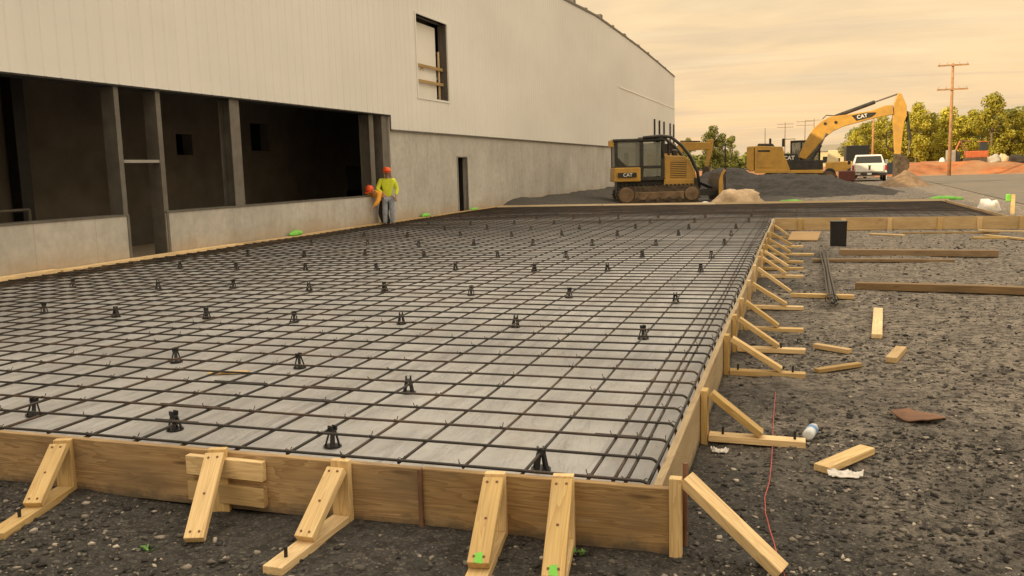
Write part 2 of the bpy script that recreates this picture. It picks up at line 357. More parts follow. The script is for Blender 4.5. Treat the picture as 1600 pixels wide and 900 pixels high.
# loose stones: nobody could count them
def stones():
    ico=[(0,0,1),(.894,0,.447),(.276,.851,.447),(-.724,.526,.447),(-.724,-.526,.447),(.276,-.851,.447),(.724,.526,-.447),(-.276,.851,-.447),(-.894,0,-.447),(-.276,-.851,-.447),(.724,-.526,-.447),(0,0,-1)]
    fc=[(0,1,2),(0,2,3),(0,3,4),(0,4,5),(0,5,1),(1,6,2),(2,7,3),(3,8,4),(4,9,5),(5,10,1),(6,7,2),(7,8,3),(8,9,4),(9,10,5),(10,6,1),(11,7,6),(11,8,7),(11,9,8),(11,10,9),(11,6,10)]
    ico=np.array(ico);fc=np.array(fc); P=[];S=[]
    def big(n):
        for _ in range(n):
            x=random.choice((random.uniform(-4.6,-.6),random.uniform(-.3,4.5),random.uniform(-.3,4.5))); y=random.uniform(2.5,3.4) if x<-.5 else random.uniform(2.6,19)
            P.append((x,y,gz(x,y)));S.append(random.uniform(.012,.021))
    def scatter(n,x0,x1,y0,y1,smin,smax,thr=-.15):
        c=0
        while c<n:
            x=random.uniform(x0,x1);y=random.uniform(y0,y1)
            if -10.9<x<-.45 and y>3.44: continue
            if fb(x*.7,y*.7,5,3)+random.uniform(-.5,.5)<thr: continue
            P.append((x,y,gz(x,y)));S.append(smin+(smax-smin)*random.random()**3.2);c+=1
    scatter(7000,-5.2,.6,2.2,3.5,.003,.017); scatter(6500,-.45,2.4,2.4,5.4,.003,.017); scatter(4200,-.4,3.4,5,8.5,.004,.018); scatter(2200,-.4,4.5,8,12,.006,.02); scatter(1400,-.4,7,12,21.6,.008,.028)
    big(260)
    P=np.array(P);S=np.array(S);n=len(P)
    V=ico[None]*(1+rng.uniform(-.5,.45,(n,12,1)))+rng.uniform(-.22,.22,(n,12,3)); ax=rng.uniform(.5,1.45,(n,1,3)); ax[:,:,2]*=.55; V=V*ax
    th=rng.uniform(0,6.28,n); c,s_=np.cos(th)[:,None],np.sin(th)[:,None]
    X=V[:,:,0]*c-V[:,:,1]*s_; Y=V[:,:,0]*s_+V[:,:,1]*c; V=np.stack([X,Y,V[:,:,2]],2)*S[:,None,None]+P[:,None,:]; V[:,:,2]+=S[:,None]*.25
    fcs=(fc[None]+12*np.arange(n)[:,None,None]).reshape(-1,3)
    me=bpy.data.meshes.new('gravel'); me.vertices.add(n*12); me.vertices.foreach_set('co',V.reshape(-1))
    me.loops.add(len(fcs)*3); me.loops.foreach_set('vertex_index',fcs.reshape(-1)); me.polygons.add(len(fcs)); me.polygons.foreach_set('loop_start',np.arange(len(fcs))*3)
    me.update(); me.validate(); me.materials.append(M['stones']); o=bpy.data.objects.new('gravel',me); COL.objects.link(o)
    o['label']='loose dark gravel scattered over the ground around the forms'; kind(o,'stuff')
stones()
# ------------------------------------------------------------------ building
WY=.0099130; P0=Vector((-10.81165,15,0))-Vector((math.sin(WY),math.cos(WY),0))*15
B=root('warehouse','long unfinished warehouse with pale ribbed siding over a concrete base wall','building',P0,-WY)
Y0,Y1=-26.,77.7
RZ=[(-26,9.2),(30,9.35),(41.4,9.42),(48,9.66),(55,9.62),(61.5,9.54),(70,9.32),(77.7,9.08)]
def rz(y):
    for (a,b),(c,d) in zip(RZ,RZ[1:]):
        if a<=y<=c: return b+(d-b)*(y-a)/(c-a)
    return RZ[-1][1]
def holes_wall(name,mat,x0,x1,y0,y1,z0,z1,holes):
    ys=sorted({y0,y1,*[h[0] for h in holes],*[h[1] for h in holes]}); zs=sorted({z0,z1,*[h[2] for h in holes],*[h[3] for h in holes]})
    ys=[y for y in ys if y0<=y<=y1]; zs=[z for z in zs if z0<=z<=z1]; mb=MB()
    solid=lambda i,j: 0<=i<len(ys)-1 and 0<=j<len(zs)-1 and not any(h[0]<=(ys[i]+ys[i+1])/2<=h[1] and h[2]<=(zs[j]+zs[j+1])/2<=h[3] for h in holes)
    for i in range(len(ys)-1):
        for j in range(len(zs)-1):
            if not solid(i,j): continue
            a,b,c,d=ys[i],ys[i+1],zs[j],zs[j+1]
            mb.add([(x1,a,c),(x1,b,c),(x1,b,d),(x1,a,d)],[(0,1,2,3)]); mb.add([(x0,a,c),(x0,b,c),(x0,b,d),(x0,a,d)],[(3,2,1,0)])
            if not solid(i-1,j): mb.add([(x0,a,c),(x1,a,c),(x1,a,d),(x0,a,d)],[(0,1,2,3)])
            if not solid(i+1,j): mb.add([(x0,b,c),(x1,b,c),(x1,b,d),(x0,b,d)],[(3,2,1,0)])
            if not solid(i,j-1): mb.add([(x0,a,c),(x1,a,c),(x1,b,c),(x0,b,c)],[(3,2,1,0)])
            if not solid(i,j+1): mb.add([(x0,a,d),(x1,a,d),(x1,b,d),(x0,b,d)],[(0,1,2,3)])
    return mb.build(name,mat,B)
OP0,OP1=5.6,22.5
holes_wall('concrete_wall','concrete',-.3,0,Y0,Y1-.05,-.3,3.16,[(OP0,OP1,1.0,3.3),(12.36,13.28,-.3,3.3),(27.46,28.3,.22,2.06)])
# ribbed siding, its ribs are geometry
def ribs(mb,y0,y1,z0,z1f):
    y=y0; pts=[]
    per=.305; n=int((y1-y0)/per)+1
    for i in range(n):
        for dy,dx in ((0,0),(.18,0),(.205,.012),(.235,.012),(.26,0)):
            yy=y0+i*per+dy
            if yy<y1: pts.append((yy,dx))
    pts.append((y1,0)); b=len(mb.v)
    for yy,dx in pts:
        z1=z1f(yy) if callable(z1f) else z1f
        mb.v+=[(.05+dx,yy,z0),(.05+dx,yy,z1)]
    for i in range(len(pts)-1): mb.f.append((b+2*i,b+2*i+2,b+2*i+3,b+2*i+1))
WI=(24.42,26.78,3.82,6.2)
sd=MB(); ribs(sd,Y0,OP1+.03,3.19,rz); ribs(sd,OP1+.03,WI[0],2.8,rz); ribs(sd,WI[0],WI[1],2.8,WI[2]); ribs(sd,WI[0],WI[1],WI[3],rz); ribs(sd,WI[1],Y1,2.8,rz)
sd.build('siding','siding',B)
# wall behind the siding, with the window opening cut through
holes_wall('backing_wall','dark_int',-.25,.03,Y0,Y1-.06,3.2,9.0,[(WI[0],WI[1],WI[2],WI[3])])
sh_=MB(); D=-48
sh_.box(D,D+.2,Y0,Y1,-.3,9); sh_.box(D+.2,-.31,Y0,Y0+.2,-.3,9); sh_.build('rear_wall','dark_int',B)
en=MB(); en.add([(D,Y1,-.3),(.05,Y1,-.3),(.05,Y1,9.08),(D,Y1,9.08),(D,Y1-.04,-.3),(.045,Y1-.04,-.3),(.045,Y1-.04,9.07),(D,Y1-.04,9.07)],[(1,0,3,2),(4,5,6,7)]); en.build('end_wall','siding',B)
rf=MB(); ny=40; b=0
for i in range(ny+1):
    y=Y0+(Y1-Y0)*i/ny; z=rz(y)-.12; rf.v+=[(D,y,z),(.04,y,z),(D,y,z-.2),(.04,y,z-.2)]
for i in range(ny):
    a=4*i; rf.f+=[(a,a+1,a+5,a+4),(a+2,a+6,a+7,a+3)]
rf.build('roof','grey',B)
cp=MB(); N=150
for i in range(N+1):
    y=Y0+(Y1-Y0)*i/N; z=rz(y); j=.035*noise.noise((y*.9,2,1))*sm(36,42,y)
    cp.v+=[(-.25,y,z-.02),(.10,y,z-.03),(.10,y,z+.07+j),(-.25,y,z+.08+j)]
for i in range(N):
    a=4*i
    for k in range(4): cp.f.append((a+k,a+(k+1)%4,a+4+(k+1)%4,a+4+k))
cp.build('roof_cap','steel',B)
for y,w,h in ((43.2,.4,.28),(45.8,.3,.18),(49.2,.45,.3),(52.5,.3,.2),(55.9,.5,.2),(60.5,.7,.16),(64.5,.5,.2),(68.4,.8,.15),(72.5,.6,.16)):
    MB().box(-.3,.06,y,y+w,rz(y)+.05,rz(y)+h).build('cap_clamp','steel',B,bevel=.02)
MB().box(-.29,.045,OP0,OP1+.02,3.163,3.2).build('lintel','black_steel',B)
MB().box(.0,.075,OP1+.04,Y1,2.765,2.80).build('flashing','steel',B)
MB().box(.074,.085,54,Y1,6.36,6.44).build('reflection_strip','white_paint',B)  # pale strip standing in for a band of light reflected off the siding
for y in (66.7,69.0,71.3,74.6,76.7): MB().box(.075,.16,y,y+.22,3.2,5.05).build('downpipe','black_steel',B)
def hcol(y0,y1,z0,z1,x0=-.27,x1=-.02,mat='steel'):
    mb=MB(); t=.018; mb.box(x1-t,x1,y0,y1,z0,z1); mb.box(x0,x0+t,y0,y1,z0,z1); mb.box(x0+t,x1-t,(y0+y1)/2-t/2,(y0+y1)/2+t/2,z0,z1)
    mb.build('column',mat,B)
def ccol(y0,y1,z0,z1,x0,x1,mat='steel',flip=1): # channel: web across the opening, flanges in y
    mb=MB(); t=.02; mb.box(x0,x1,y0,y0+t,z0,z1); mb.box(x1-t,x1,y0+t,y1,z0,z1); mb.box(x0,x0+t,y0+t,y1,z0,z1); mb.build('column',mat,B)
ccol(12.26,12.366,.0,3.16,-.29,-.02); 
mb=MB(); mb.box(-.29,-.02,13.262,13.277,0,3.16); mb.box(-.04,-.02,13.277,13.38,1.03,3.16); mb.box(-.29,-.27,13.277,13.38,1.03,3.16); mb.build('column','steel',B)
hcol(15.40,15.72,1.03,3.16,-.30,-.03,'steel'); hcol(21.5,21.75,1.03,3.16,-.4,-.1); ccol(22.1,22.44,1.03,3.16,-.3,-.03); hcol(5.7,6.0,1.03,3.16)
MB().box(-.14,-.03,12.38,13.258,1.90,1.95).build('transom','galv',B)
MB().box(-.32,.015,OP0,12.35,1.003,1.03).build('sill_plate','steel',B); MB().box(-.32,.015,13.29,OP1-.01,1.003,1.03).build('sill_plate','steel',B)
MB().box(-.02,.012,12.30,12.355,.2,1.0).build('door_jamb','steel',B); MB().box(-.02,.012,13.285,13.34,.2,1.0).build('door_jamb','steel',B)
# side door: steel frame and a dark inside
mb=MB(); mb.box(-.15,.02,27.40,27.46,.2,2.10); mb.box(-.15,.02,28.30,28.36,.2,2.10); mb.box(-.15,.02,27.46,28.30,2.06,2.10); mb.build('door_frame','galv',B)
MB().box(-.295,-.151,28.27,28.297,.22,2.055).build('reveal_shade','black_steel',B)  # black sheet over the jamb reveal, put in for the doorway's shade
# inside of the bay
KI=14.6/18
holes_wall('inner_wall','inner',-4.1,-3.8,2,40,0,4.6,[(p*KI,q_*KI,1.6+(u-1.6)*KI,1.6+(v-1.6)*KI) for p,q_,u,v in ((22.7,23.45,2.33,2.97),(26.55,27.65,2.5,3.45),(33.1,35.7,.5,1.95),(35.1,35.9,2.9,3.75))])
MB().box(-3.8,-.3,2,40,4.5,4.6).build('ceiling','grey',B); MB().box(D+.2,-.3,2,40,.0,.1).build('floor_slab','concrete',B)
MB().box(-3.79,-.31,40,40.2,0,4.5).build('partition_wall','concrete',B); MB().box(-3.79,-.31,1.8,2,0,4.5).build('partition_wall','concrete',B)
for y in (13.45,): MB().box(-3.75,-3.5,y,y+.28,.1,4.5).build('column','black_steel',B)
mb=MB(); mb.tube([(-2.6,8.5,1.12),(-2.6,12.75,1.12)],.03); mb.tube([(-2.6,12.75,.1),(-2.6,12.75,1.12)],.03); mb.tube([(-2.6,8.5,.1),(-2.6,8.5,1.12)],.03); mb.build('guard_rail','steel',B)
# window with pale board behind and lumber guard rails
a,b_,c,d=WI
mb=MB(); mb.box(-.1,.078,a-.06,a,c-.06,d+.06); mb.box(-.1,.078,b_,b_+.06,c-.06,d+.06); mb.box(-.1,.078,a,b_,c-.06,c); mb.box(-.1,.078,a,b_,d,d+.06); mb.build('window_frame','siding',B)
MB().box(-.235,-.20,a+.01,b_-.36,c+.01,d-.14).build('window_board','gypsum',B)
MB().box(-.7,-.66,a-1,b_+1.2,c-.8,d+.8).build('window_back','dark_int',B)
for z in (4.78,4.32): lumber('guard_rail',B.matrix_basis@Vector((-.12,a+.02,z)),B.matrix_basis@Vector((-.12,b_-.02,z+.02)),.09,.04,'pine_old',B,side=(0,0,1))
lumber('guard_post',B.matrix_basis@Vector((-.17,b_-.22,c)),B.matrix_basis@Vector((-.17,b_-.22,5.35)),.09,.04,'pine_old',B,side=(0,1,0))
lumber('guard_brace',B.matrix_basis@Vector((-.3,a+.2,c+.05)),B.matrix_basis@Vector((-.2,a+.9,4.8)),.05,.03,'pine_old',B,side=(0,1,0)); lumber('guard_brace',B.matrix_basis@Vector((-.3,a+1.6,c+.05)),B.matrix_basis@Vector((-.2,a+.9,4.8)),.05,.03,'pine_old',B,side=(0,1,0))
# ------------------------------------------------------------------ slab: sheet, rebar mat, chairs
XS,YF,YC,YE,XL,XR=-.52,3.509,21.9,30.95,-10.62,4.42
ZF=.16
def fz(x,y): return ZF+.006*fb(x*1.3,y*.9,1,3)
fm=heightfield('plastic_sheet','film',axis([(XL-.1,XS-.045,150)]),axis([(YF+.042,YE,300)]),fz); tag(fm,'grey plastic sheet spread under the rebar mat beside the warehouse','plastic sheet')
f2=heightfield('plastic_sheet','film',axis([(XS-.04,XR,40)]),axis([(YC+.05,YE,60)]),fz); tag(f2,'grey plastic sheet under the far arm of the mat behind the cross form','plastic sheet')
MAT=root('rebar_mat','black steel rebar mat tied in a square grid over the grey sheet','rebar mat',(-5,12,ZF))
MI=MAT.matrix_basis.inverted()
def zbar(x,y): return .247+.012*fb(x*.35,y*.35,8,2)
bars=[]
def longbar(x,y0,y1,r=.0080):
    sd=random.random()*90; n=int((y1-y0)/.45); ph=random.uniform(-.015,.015)
    pts=[]
    for i in range(n+1):
        y=y0+(y1-y0)*i/n; pts.append((x+ph+.035*noise.noise((y*.28,sd,0))*sm(6,11,y)+.008*noise.noise((y*.5,sd,3)),y,zbar(x,y)))
    bars.append((pts,r))
def crossbar(y,x0,x1,hook=True,r=.0080):
    sd=random.random()*90; n=int((x1-x0)/.45); pts=[]; j=random.uniform(-.012,.012)
    for i in range(n+1):
        x=x0+(x1-x0)*i/n; pts.append((x,y+j+.012*noise.noise((x*.5,sd,0)),zbar(x,y)+.0165))
    if hook:
        p=Vector(pts[-1]); R_=.045; jy=random.uniform(-.02,.02)
        for a in range(15,91,15): pts.append((p.x+R_*math.sin(R(a)),p.y+jy*a/180,p.z-R_*(1-math.cos(R(a)))))
        pts.append((p.x+R_+.004,p.y+jy,ZF+.012))
    bars.append((pts,r))
xs_long=[-.60,-.68,-.735]+[-.85-.303*i for i in range(33)]
for x in xs_long: longbar(x,YF+.11+random.uniform(-.01,.03),YE-.12)
ysx=[YF+.125+.295*i for i in range(92) if YF+.125+.295*i<YE-.1]
for y in ysx:
    if y<YC+.1: crossbar(y,XL+.1,XS-.10-random.uniform(0,.02))
    else: crossbar(y,XL+.1,XR-.1,False,.0080)
x=-.3
while x<XR-.1: longbar(x,YC+.15,YE-.12); x+=.303
# lap splices lying tight against the cross bars
for (px,py,L) in ((500,636,.42),(360,640,.6),(300,667,.35),(420,600,.5),(560,610,.4),(1000,690,.3)):
    p=G(px,py,.262); yy=min(ysx,key=lambda t:abs(t-p.y))+.019; bars.append(([(p.x-L*.8,yy,zbar(p.x-L*.8,yy)+.016),(p.x,yy,zbar(p.x,yy)+.016)],.0085))
def size_of(b):
    return -min((Vector(p)-CAM).length for p in b[0])+.25*min(10,(Vector(b[0][0])-Vector(b[0][-1])).length)
bars.sort(key=size_of,reverse=True)
for pts,r in bars[:98]:
    MB().tube([MI@Vector(p) for p in pts],r,6).build('rebar','rebar',MAT,smooth=True)
mb=MB()
for pts,r in bars[98:]: mb.tube([MI@Vector(p) for p in pts],r,5)
kind(mb.build('rebar_rest','rebar',MAT,smooth=True),'stuff')
# twisted tie wires at the nearest crossings
mb=MB()
for x in xs_long:
    for y in ysx:
        if y<7.2 and -5.5<x and random.random()<.55:
            z=zbar(x,y)+.006; a=random.uniform(0,3.14); e=Vector((math.cos(a),math.sin(a),0))*.016; c=MI@Vector((x,y,z)); mb.tube([c-e+Vector((0,0,.012)),c+Vector((0,0,.022)),c+e+Vector((0,0,.012)),c+e*1.7+Vector((0,0,.02+.02*random.random()))],.0026,4)
kind(mb.build('tie_wire','rebar',MAT),'stuff')
# black plastic chairs
def chair():
    o=root('rebar_chair','','rebar chair')
    mb=MB()
    for k in range(4):
        a=math.pi/4+k*math.pi/2; c,s=math.cos(a),math.sin(a); q=Vector((-s,c,0))*.013; e=Vector((c,s,0))
        p=[e*.050-q,e*.050+q,e*.038+q,e*.038-q]; t=[e*.022-q*.9+Vector((0,0,.092)),e*.022+q*.9+Vector((0,0,.092)),e*.010+q*.9+Vector((0,0,.092)),e*.010-q*.9+Vector((0,0,.092))]
        mb.hexa(p+t)
    mb.build('leg','black_plastic',o)
    MB().lathe([(.040,0),(.058,0),(.058,.006),(.040,.006)],14).build('base_ring','black_plastic',o)
    mb=MB(); mb.lathe([(.024,.075),(.027,.085),(.024,.093),(.02,.093)],10)
    for sx in (-1,1): mb.box(sx*.017-.006,sx*.017+.006,-.02,.02,.09,.116)
    mb.build('saddle','black_plastic',o); return o
proto=chair(); used=False
rowsY=[4.0,5.6,7.6,9.65,11.95,13.9,16.15,18.4,20.3,22.4,24.6,27.0,29.2]
over={(0,0):(845,722),(0,1):(519,687),(0,2):(273,662),(0,3):(52,640),(1,1):(638,605),(1,2):(468,567),(1,3):(275,559),(2,0):(1005,522),(2,1):(805,505),(2,2):(627,500),(2,3):(459,498),(2,4):(323,492),(2,5):(181,490),(2,6):(69,484),(3,0):(1056,468),(3,1):(889,460),(3,2):(736,456),(3,3):(601,450),(3,4):(483,449),(3,5):(364,446),(3,6):(247,447)}
ordn=['first','second','third','fourth','fifth','sixth','seventh','eighth','ninth','tenth','eleventh','twelfth','thirteenth']
for r,y in enumerate(rowsY):
    idx=0
    for cidx in range(8):
        if (r,cidx)==(1,0): continue
        x=-1.2-1.195*cidx
        if (r,cidx) in over: p=G(*over[(r,cidx)],.2); X,Y=p.x,p.y
        else: X,Y=x+random.uniform(-.12,.08),y+random.uniform(-.12,.12)
        if r<2 and cidx>3: continue
        o=proto if not used else copy_tree(proto); used=True
        o.matrix_basis=Matrix.Translation((X,Y,ZF+.004))@Matrix.Rotation(random.uniform(0,1.57),4,'Z')@Matrix.Rotation(random.uniform(-.09,.09),4,'X')@Matrix.Rotation(random.uniform(-.09,.09),4,'Y')@Matrix.Diagonal((.85,.85,.97,1))
        idx+=1
        tag(o,f'black plastic rebar chair, {ordn[idx-1]} from the right form in the {ordn[r]} row back','rebar chair','rebar chairs under the mat')
# ------------------------------------------------------------------ form boards
HB=.285
def board(p0,p1,label,mat,w=HB,t=.038,grp='wooden form boards',z=None,wob=0,side=(0,0,1)):
    o=lumber('form_board',p0,p1,w,t,mat,side=side,bevel=.004,wob=wob); return tag(o,label,'form board',grp)
zc=.28-HB/2
board((-10.5,YF+.019,zc+.028),(-1.600,YF+.019,zc-.002),'brown front form board left of the rusty joint pin, with swirling grain','form')
board((-1.592,YF+.019,zc),(XS+.035,YF+.019,zc),'brown front form board right of the rusty joint pin, ending at the corner','form')
segs=[(YF+.04,8.2),(8.205,12.9),(12.905,17.6),(17.605,YC+.02)]
lab=['weathered right form board nearest the front corner','second right form board back from the front corner','third right form board back from the front corner','farthest right form board, meeting the cross form']
dx=[0,.012,-.008,.01]
for (a,b),l,d in zip(segs,lab,dx): board((XS-.019+d*.5,a,zc),(XS-.019+d,b,zc+.002),l,'form_pale')
board((XS+.02,YC,zc+.01),(2.0,YC-.02,zc+.012),'left cross form board beside the plywood sheet at the inner corner','pine_old')
board((2.005,YC-.02,zc+.012),(5.2,YC-.03,zc+.015),'right cross form board running out to the edge of the gravel','pine_old')
board((XR+.06,YC+.05,zc),(XR+.06,YE,zc),'end form board closing the far right side of the mat','form')
fx=[-10.55,-6.6,-2.7,1.2,4.6]
for i in range(4):
    board((fx[i],YE+.03+.02*(i%2),.25),(fx[i+1]-.02,YE+.03-.02*(i%2),.255),['far form board in front of the bulldozer tracks, by the warehouse','far form board directly in front of the bulldozer blade','far form board in front of the tan sand heap','far form board at the right end, before the excavator'][i],'form_pale',w=.24,side=(0,1,.35))
# strip along the warehouse wall
Bm=B.matrix_basis
ws=[(4.5,10.6),(10.65,15.2),(15.25,19.9),(19.95,24.7),(24.75,30.7)]
wl=['yellow edge board at the wall foot, nearest and left of the doorway','yellow edge board at the wall foot, under the open doorway','yellow edge board at the wall foot, under the green bag','yellow edge board at the wall foot, under the two workers','yellow edge board at the wall foot, under the narrow side door']
for (a,b),l in zip(ws,wl):
    tag(lumber('edge_board',Bm@Vector((.10+random.uniform(-.01,.02),a,.262)),Bm@Vector((.10+random.uniform(-.01,.02),b,.262)),.19 if a<15 else .13,.05,'pine' if a<15 else 'pine_old',side=(1,0,0),wob=.02),l,'edge board','edge boards along the warehouse wall')
# ------------------------------------------------------------------ braces
def nail(parent,p,n):
    inv=parent.matrix_basis.inverted(); z=Vector(n).normalized(); x=z.orthogonal().normalized(); y=z.cross(x)
    mw=Matrix((x,y,z)).transposed().to_4x4(); mw.translation=p
    MB().lathe([(.006,-.002),(.006,.0025),(.003,.004)],8).build('nail','rust',parent,inv@mw)
def brace(label,base,out,h=.30,foot=None,kick=None,ktop=.27,mat='pine',along=None,stake=True,kw=.089,nails=False,pin=False,group='form braces nailed from lumber offcuts',mark=False):
    """stake against the form at base; kicker and ground board lie on direction out"""
    base=Vector(base); out=Vector(out).normalized(); al=Vector((-out.y,out.x,0))
    o=root('form_brace',label,'form brace',base,group=group)
    if stake: lumber('stake',base+out*.02+Vector((0,0,-.10)),base+out*.02+Vector((0,0,h)),.089,.038,mat,o,side=al)
    gx_=al*.0
    if foot:
        f0=base+out*.045; f1=base+out*foot; f0.z=.022;f1.z=.018+gz(f1.x,f1.y)*.5
        lumber('foot_board',f0+al*.0,f1,.089,.038,mat,o,side=al)
        if pin: 
            inv=o.matrix_basis.inverted()
            for q in pin:
                p=inv@(base+out*q); MB().tube([(p.x,p.y,-.05),(p.x+.005,p.y,.085)],.008).build('iron_pin','black_steel',o)
    if kick:
        k0=base+out*.058; k0.z=ktop; k1=base+out*kick; k1.z=.055 if foot and foot>kick else .012
        d=(k1-k0).normalized(); nrm=al.cross(d); nrm=nrm if nrm.z>0 else -nrm
        lumber('kicker',k0,k1,kw,.038,mat,o,side=al)
        if nails:
            for q,s in ((.06,.02),(.065,-.022),(.5,.0),(.93,.02),(.93,-.02)): nail(o,k0+(k1-k0)*q+al*s+nrm*.019,nrm)
        if mark:
            inv=o.matrix_basis.inverted(); mbx=MB(); q=k1-(k1-k0)*.05+nrm*.021; x=d;y=al
            mbx.add([inv@(q+x*a+y*b) for a,b in ((-.02,-.02),(.02,-.015),(.024,.02),(-.03,.012))],[(0,1,2,3)]); mbx.build('paint_mark','green',o)
    return o
fy=YF-.002
def fbrace(label,sx,foot_px,kick_px,h,**kw):
    base=Vector((sx,fy-.0,0)); kp=G(*kick_px,.03); out=Vector((kp.x-base.x,kp.y-base.y,0)); k=out.length
    ft=None
    if foot_px: fp=G(*foot_px,.02); out=Vector((fp.x-base.x,fp.y-base.y,0)); ft=out.length
    return brace(label,base,out,h,ft,k,**kw)
fbrace('leftmost front brace, its ground board running out of frame at left',-3.60,(-8,842),(58,797),.285,ktop=.262,nails=True,pin=(.46,))
fbrace('front brace crossing the two splice blocks, kicker pressed into the gravel',-2.66,None,(303,838),.305,ktop=.285,nails=True)
fbrace('front brace left of the rusty joint pin, long ground board with green paint spot',-1.985,(425,893),(470,850),.30,ktop=.265,nails=True,pin=(.50,),mark=False)
fbrace('front brace right of the rusty joint pin, green paint at its foot',-1.235,(735,925),(742,893),.30,ktop=.28,nails=True,mark=True)
fbrace('front brace nearest the corner, steep wide kicker with green paint',-.93,(858,945),(866,915),.315,ktop=.30,nails=True,mark=True)
# splice blocks
for (l,z,x0,x1,mt) in (('upper splice block nailed across the front form board',.215,-2.83,-2.40,'pine'),('lower splice block nailed across the front form board',.085,-2.83,-2.40,'pine_old')):
    tag(lumber('splice_block',(x0,YF-.021,z),(x1,YF-.021,z-.006),.095,.038,mt,side=(0,0,1)),l,'splice block','splice blocks on the front form')
# corner post and its long kicker
o=root('corner_brace','corner brace with upright post and long kicker lying out over the gravel','form brace',(XS+.055,YF,0))
lumber('stake',(XS+.062,YF+.0,-.1),(XS+.062,YF-.004,.335),.05,.045,'pine',o,side=(1,0,0))
cf=G(1222,893,.02); 
lumber('kicker',(XS+.10,YF+.02,.325),(cf.x,cf.y,.02),.075,.045,'pine',o,side=(0,1,.4))
tag(MB().tube([(XS+.085,YF+.11,-.1),(XS+.088,YF+.11,.36)],.011,8).build('iron_pin','rust'),'rusty iron pin standing behind the corner post','iron pin')
tag(MB().tube([(-1.596,YF-.014,-.1),(-1.596,YF-.014,.283)],.011,8).build('iron_pin','rust'),'rusty iron pin over the joint of the front boards','iron pin')
# right-side braces
def side_brace(label,yb,foot,kick,h=.31,ktop=.28,**kw):
    return brace(label,(XS+.002,yb,0),(1,0,0),h,foot,kick,ktop,**kw)
sb=[('nearest right-side brace, beside the plastic bottle',G(1258,697).y,(G(1258,697).x-XS),.34,(.12,.52)),
    ('second right-side brace back from the corner',G(1258,590).y,G(1258,590).x-XS,.42,(.1,.5)),
    ('third right-side brace back from the corner',G(1258,552).y,G(1258,552).x-XS,.38,(.4,)),
    ('fourth right-side brace back from the corner',G(1255,519).y,G(1255,519).x-XS,.36,None),
    ('fifth right-side brace back, facing the short loose board',G(1255,484).y,G(1255,484).x-XS,.42,None)]
for l,y,f,k,pn in sb: side_brace(l,y,f,k,h=.30+random.uniform(-.01,.02),pin=pn)
side_brace('sixth right-side brace back, long kicker without a ground board',G(1230,457).y,None,G(1235,457).x-XS,h=.34,ktop=.30)
for i,(px,py,kk) in enumerate(((1255,434,.38),(1255,422,.4),(1255,411,.4),(1272,399,.42),(1255,387,.42))):
    g=G(px,py); side_brace(f'{ordn[6+i]} right-side brace back, {"level with the rebar bundle" if i<3 else "near the plywood sheet"}',g.y,g.x-XS,kk,h=.3)
side_brace('last right-side brace, in the corner against the cross form',G(1235,372).y,.5,.36,h=.3)
# stakes of the cross form
for i,(px,) in enumerate(((1250,),(1317,),(1390,),(1468,),(1530,),(1596,))):
    p=G(px,362); x=E(px,350,YC-.06).x
    l=['beside the plywood sheet','behind the black bin','third from the inner corner','fourth from the inner corner','fifth from the inner corner','at the right edge of the photo'][i]
    tag(lumber('form_stake',(x,YC-.068,-.1),(x+.01,YC-.060,.27),.10,.04,'pine',side=(1,0,0)),f'short wooden stake on the cross form, {l}','stake','stakes on the cross form')
# ------------------------------------------------------------------ loose things on the gravel
def loose(px0,px1,w,t,mat,label,cat='board',name='loose_board',z0=None,z1=None,side=None,pointed=False,wob=0):
    a=G(*px0);b=G(*px1); a.z=(t/2+gz(a.x,a.y)+.004) if z0 is None else z0; b.z=(t/2+gz(b.x,b.y)+.004) if z1 is None else z1
    return tag(lumber(name,a,b,w,t,mat,side=side,pointed=pointed,wob=wob),label,cat)
loose((1283,738),(1355,708),.089,.038,'pine','lumber offcut lying across the gravel next to a white rag','offcut','lumber_offcut')
loose((1370,532),(1372,487),.09,.04,'pine','short pale board lying lengthwise, alone on the gravel')
loose((1273,545),(1328,553),.07,.038,'pine_old','small dusty offcut beyond the third brace foot','offcut','lumber_offcut')
loose((1276,581),(1343,571),.06,.03,'pine_old','thin curved offcut half sunk in the gravel','offcut','lumber_offcut')
loose((1392,566),(1408,550),.085,.045,'pine_old','stubby offcut with a chewed end, right of the curved offcut','offcut','lumber_offcut')
loose((1235,465),(1334,466),.10,.045,'pine','pointed wooden stake lying under the end of the rebar bundle','stake','pointed_stake',pointed=True)
loose((1312,398),(1560,402),.16,.10,'timber','long dark timber, upper one of the pair behind the rebar bundle','timber','long_timber',wob=.03)
loose((1270,411),(1490,410),.10,.045,'timber','long thin timber, lower one of the pair behind the rebar bundle','timber','long_timber',wob=.03)
loose((1337,452),(1660,464),.15,.085,'timber','long dark timber lying nearest, right of the rebar bundle','timber','long_timber',wob=.03)
loose((1360,366),(1412,369),.1,.03,'pine','pale loose board under the cross form, left of the grey lath','board')
loose((1410,365),(1560,364),.07,.03,'pine_old','long thin grey lath along the foot of the cross form','lath','lath')
loose((1520,374),(1590,373),.11,.035,'pine','pale board lying flat below the right end of the lath','board')
loose((1540,369),(1610,377),.10,.035,'pine','pale board lying askew at the right edge of the photo','board')
loose((1300,361),(1372,360),.08,.03,'pine_old','dusty board lying just behind the black bin','board')
loose((1530,364),(1600,367),.08,.03,'pine','pale board tight under the cross form at the right','board',z0=.06,z1=.07)
# plywood leaning on the cross form
pl=MB(); a=G(1232,377);b=G(1283,380)
pw=lumber('plywood_sheet',(a.x+.02,a.y,.02),(b.x-.02,a.y-.06,.02),.75,.018,'plywood',side=(0,1,.16)); pw.location.y+=.36; pw.location.z+=.06
tag(pw,'brown plywood sheet propped in the inner corner of the forms','plywood')
